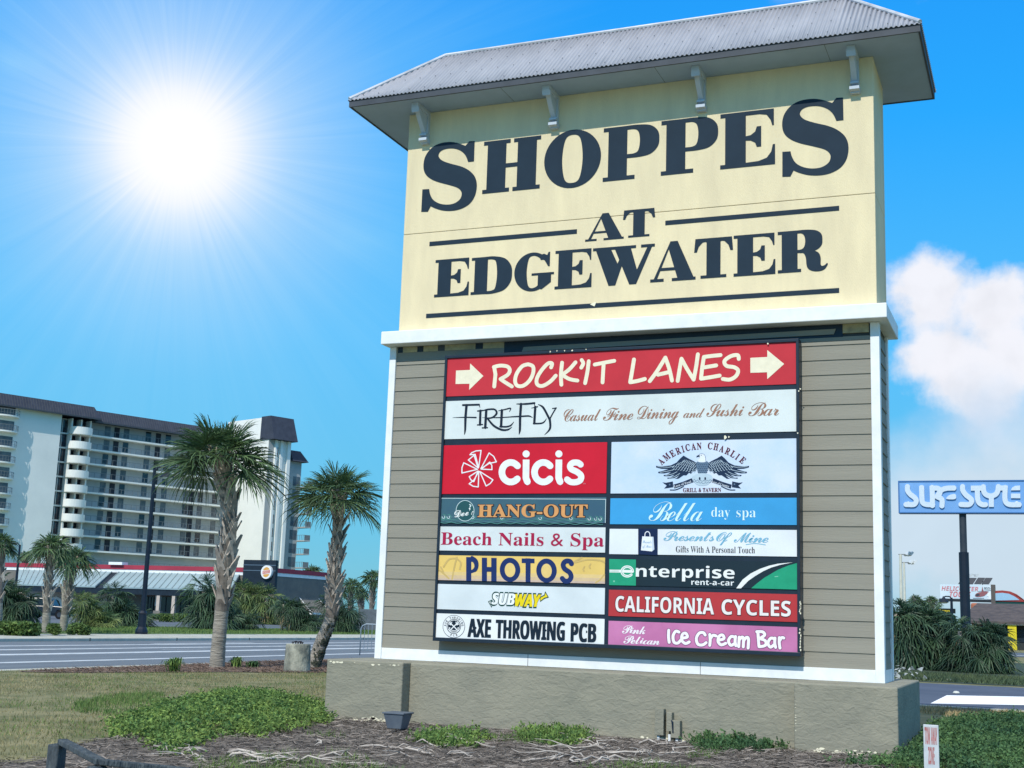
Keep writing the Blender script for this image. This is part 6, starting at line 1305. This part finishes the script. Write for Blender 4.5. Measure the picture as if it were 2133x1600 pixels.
# black board with yellow words and a bright screen below it
YA = 120.0
ax0, az1 = bb_(1950, 1267, YA); ax1, az0 = bb_(1990, 1278, YA); ab = empty('shop_board', ((ax0+ax1)/2, YA, GZ), 'black roadside board with yellow words above a small lit screen', 'sign')
def ABd(b, name, m): o = b.build(name, m); o.parent = ab; o.matrix_parent_inverse = Matrix.Translation((-(ax0+ax1)/2, -YA, -GZ)); return o
b = MB(); b.box(ax0, ax1, YA, YA+.4, az0, az1); ABd(b, 'board', flat((26, 32, 36)))
o = text_on('Always B', SANS, YA-.02, flat((226, 206, 60)), None, ax0+.1, ax1-.2, az1-.12, az1-.75*(az1-az0)+.05); o.name = 'lettering'; o.parent = ab; o.matrix_parent_inverse = Matrix.Translation((-(ax0+ax1)/2, -YA, -GZ))
sx0, sz1 = bb_(1965, 1283, YA); sx1, sz0 = bb_(1987, 1297, YA); b = MB(); b.box(sx0, sx1, YA, YA+.3, sz0, sz1); ABd(b, 'screen_case', flat((40, 48, 54)))
lay = [(rect(sx0+.05, sz0+.05, sx1-.35, sz1-.05), 'b'), (smooth([(sx0+.05, sz0+.05), (sx0+.05, sz0+.35), (sx0+.5, sz0+.45), (sx1-.5, sz0+.2), (sx1-.35, sz0+.05)], 3), 'o'), (rect(sx1-.3, sz0+.05, sx1-.05, sz1-.05), 'w')]
o = paint('screen', lay, {'b': flat((116, 190, 214)), 'o': flat((226, 176, 142)), 'w': flat((226, 232, 236))}, None, YA-.02); o.parent = ab; o.matrix_parent_inverse = Matrix.Translation((-(ax0+ax1)/2, -YA, -GZ))
for x in (ax0+.6, ax1-.6): b = MB(); b.box(x-.12, x+.12, YA+.05, YA+.25, GZ, az0); ABd(b, 'post', flat((50, 54, 58)))
# shingled shop with yellow pillar, and the red arched parapet behind it
YK = 128.0
k0 = bb_(2020, 1258, YK+6); k1 = bb_(2000, 1300, YK); shop = empty('shingled_shop', (bb_(2080, 1300, YK)[0], YK, GZ), 'low brown shingle roofed shop with a yellow pillar at the right edge', 'shop'); sl_ = np.array(shop.location)
def KB(b, name, m): o = b.build(name, m); o.parent = shop; o.matrix_parent_inverse = Matrix.Translation([-float(x) for x in shop.location]); return o
X0, Ze = bb_(2052, 1292, YK); X1 = bb_(2260, 1292, YK)[0]; Xr, Zr = bb_(2032+30, 1257, YK+6)
b = MB(); b.add([(X0-2.6, YK-1.5, Ze-.1), (X1, YK-1.5, Ze-.1), (X1, YK+6, Zr), (X0-1.0, YK+6, Zr), (X0-2.6, YK-1.5, Ze-.35), (X1, YK-1.5, Ze-.35), (X1, YK+12, Ze-.35), (X0-2.6, YK+12, Ze-.35)], [(0, 1, 2, 3), (0, 4, 5, 1), (4, 7, 6, 5), (0, 3, 7, 4), (3, 2, 6, 7)]); KB(b, 'roof', mat('brown_shingle', (96, 88, 86), .9, rgb2=(72, 68, 70), vscale=1.4, bump=1, bscale=8))
b = MB(); b.box(X0, X1, YK, YK+11, GZ, Ze-.36); KB(b, 'wall', flat((62, 66, 68)))
_, zw = bb_(2080, 1299, YK-1.2); b = MB(); b.box(X0-1, X1, YK-1.3, YK-1.1, zw-.12, zw+.12); KB(b, 'white_beam', WHITE)
px0, pz1 = bb_(2099, 1303, YK-1.2); px1, _ = bb_(2117, 1303, YK-1.2); b = MB(); b.box(px0, px1, YK-1.25, YK-.4, GZ, pz1+.2); KB(b, 'yellow_pillar', mat('yellow_paint', (226, 208, 40), .6, rgb2=(206, 188, 44), vscale=1)) 
b = MB(); b.box(bb_(2119, 1310, YK)[0], bb_(2140, 1310, YK)[0], YK-.06, YK, bb_(2119, 1338, YK)[1], bb_(2119, 1312, YK)[1]); KB(b, 'window', HGL)
YR = 142.0
A0 = bb_(2066, 1256, YR); A1 = bb_(2200, 1256, YR); ar = empty('arched_shopfront', (A0[0], YR, GZ), 'green shopfront with a red arched parapet round a pale blue panel', 'shop')
def AR(b, name, m): o = b.build(name, m); o.parent = ar; o.matrix_parent_inverse = Matrix.Translation((-A0[0], -YR, -GZ)); return o
zt_ = bb_(2078, 1228, YR)[1]
b = MB(); b.box(A0[0], A1[0], YR, YR+9, GZ, bb_(2066, 1250, YR)[1]); AR(b, 'wall', flat((38, 78, 76)))
curve = [bb_(u, v, YR) for u, v in ((2072, 1231), (2088, 1230), (2104, 1232), (2118, 1238), (2130, 1247), (2140, 1256))]; inner = [bb_(u, v, YR) for u, v in ((2072, 1236), (2088, 1235), (2102, 1237), (2114, 1243), (2124, 1250))]
base_z = bb_(2072, 1252, YR)[1]
b = MB(); b.prism([(x, YR-.1, z) for x, z in curve]+[(curve[-1][0], YR-.1, base_z), (curve[0][0], YR-.1, base_z)], (0, .8, 0)); AR(b, 'parapet', mat('red_parapet', (158, 66, 62), .7))
b = MB(); b.prism([(x, YR-.15, z) for x, z in inner]+[(inner[0][0], YR-.15, base_z+.05)], (0, .05, 0)); AR(b, 'parapet_panel', flat((156, 194, 218)))
b = MB(); b.box(bb_(2064, 1225, YR)[0], bb_(2073, 1225, YR)[0], YR-.3, YR+1, GZ, bb_(2066, 1218, YR)[1]); AR(b, 'pier', flat((96, 92, 88)))
b = MB(); x0 = bb_(2022, 1262, 138)[0]; x1 = bb_(2066, 1262, 138)[0]; b.box(x0, x1, 138, 140, GZ, bb_(2022, 1256, 138)[1]); tag(bevel(b.build('orange_roofed_kiosk', mat('orange_tile', (178, 112, 82), .8, rgb2=(150, 92, 72), vscale=1.5)), .2), 'narrow orange building behind the shingle roof right of the pole', 'building')
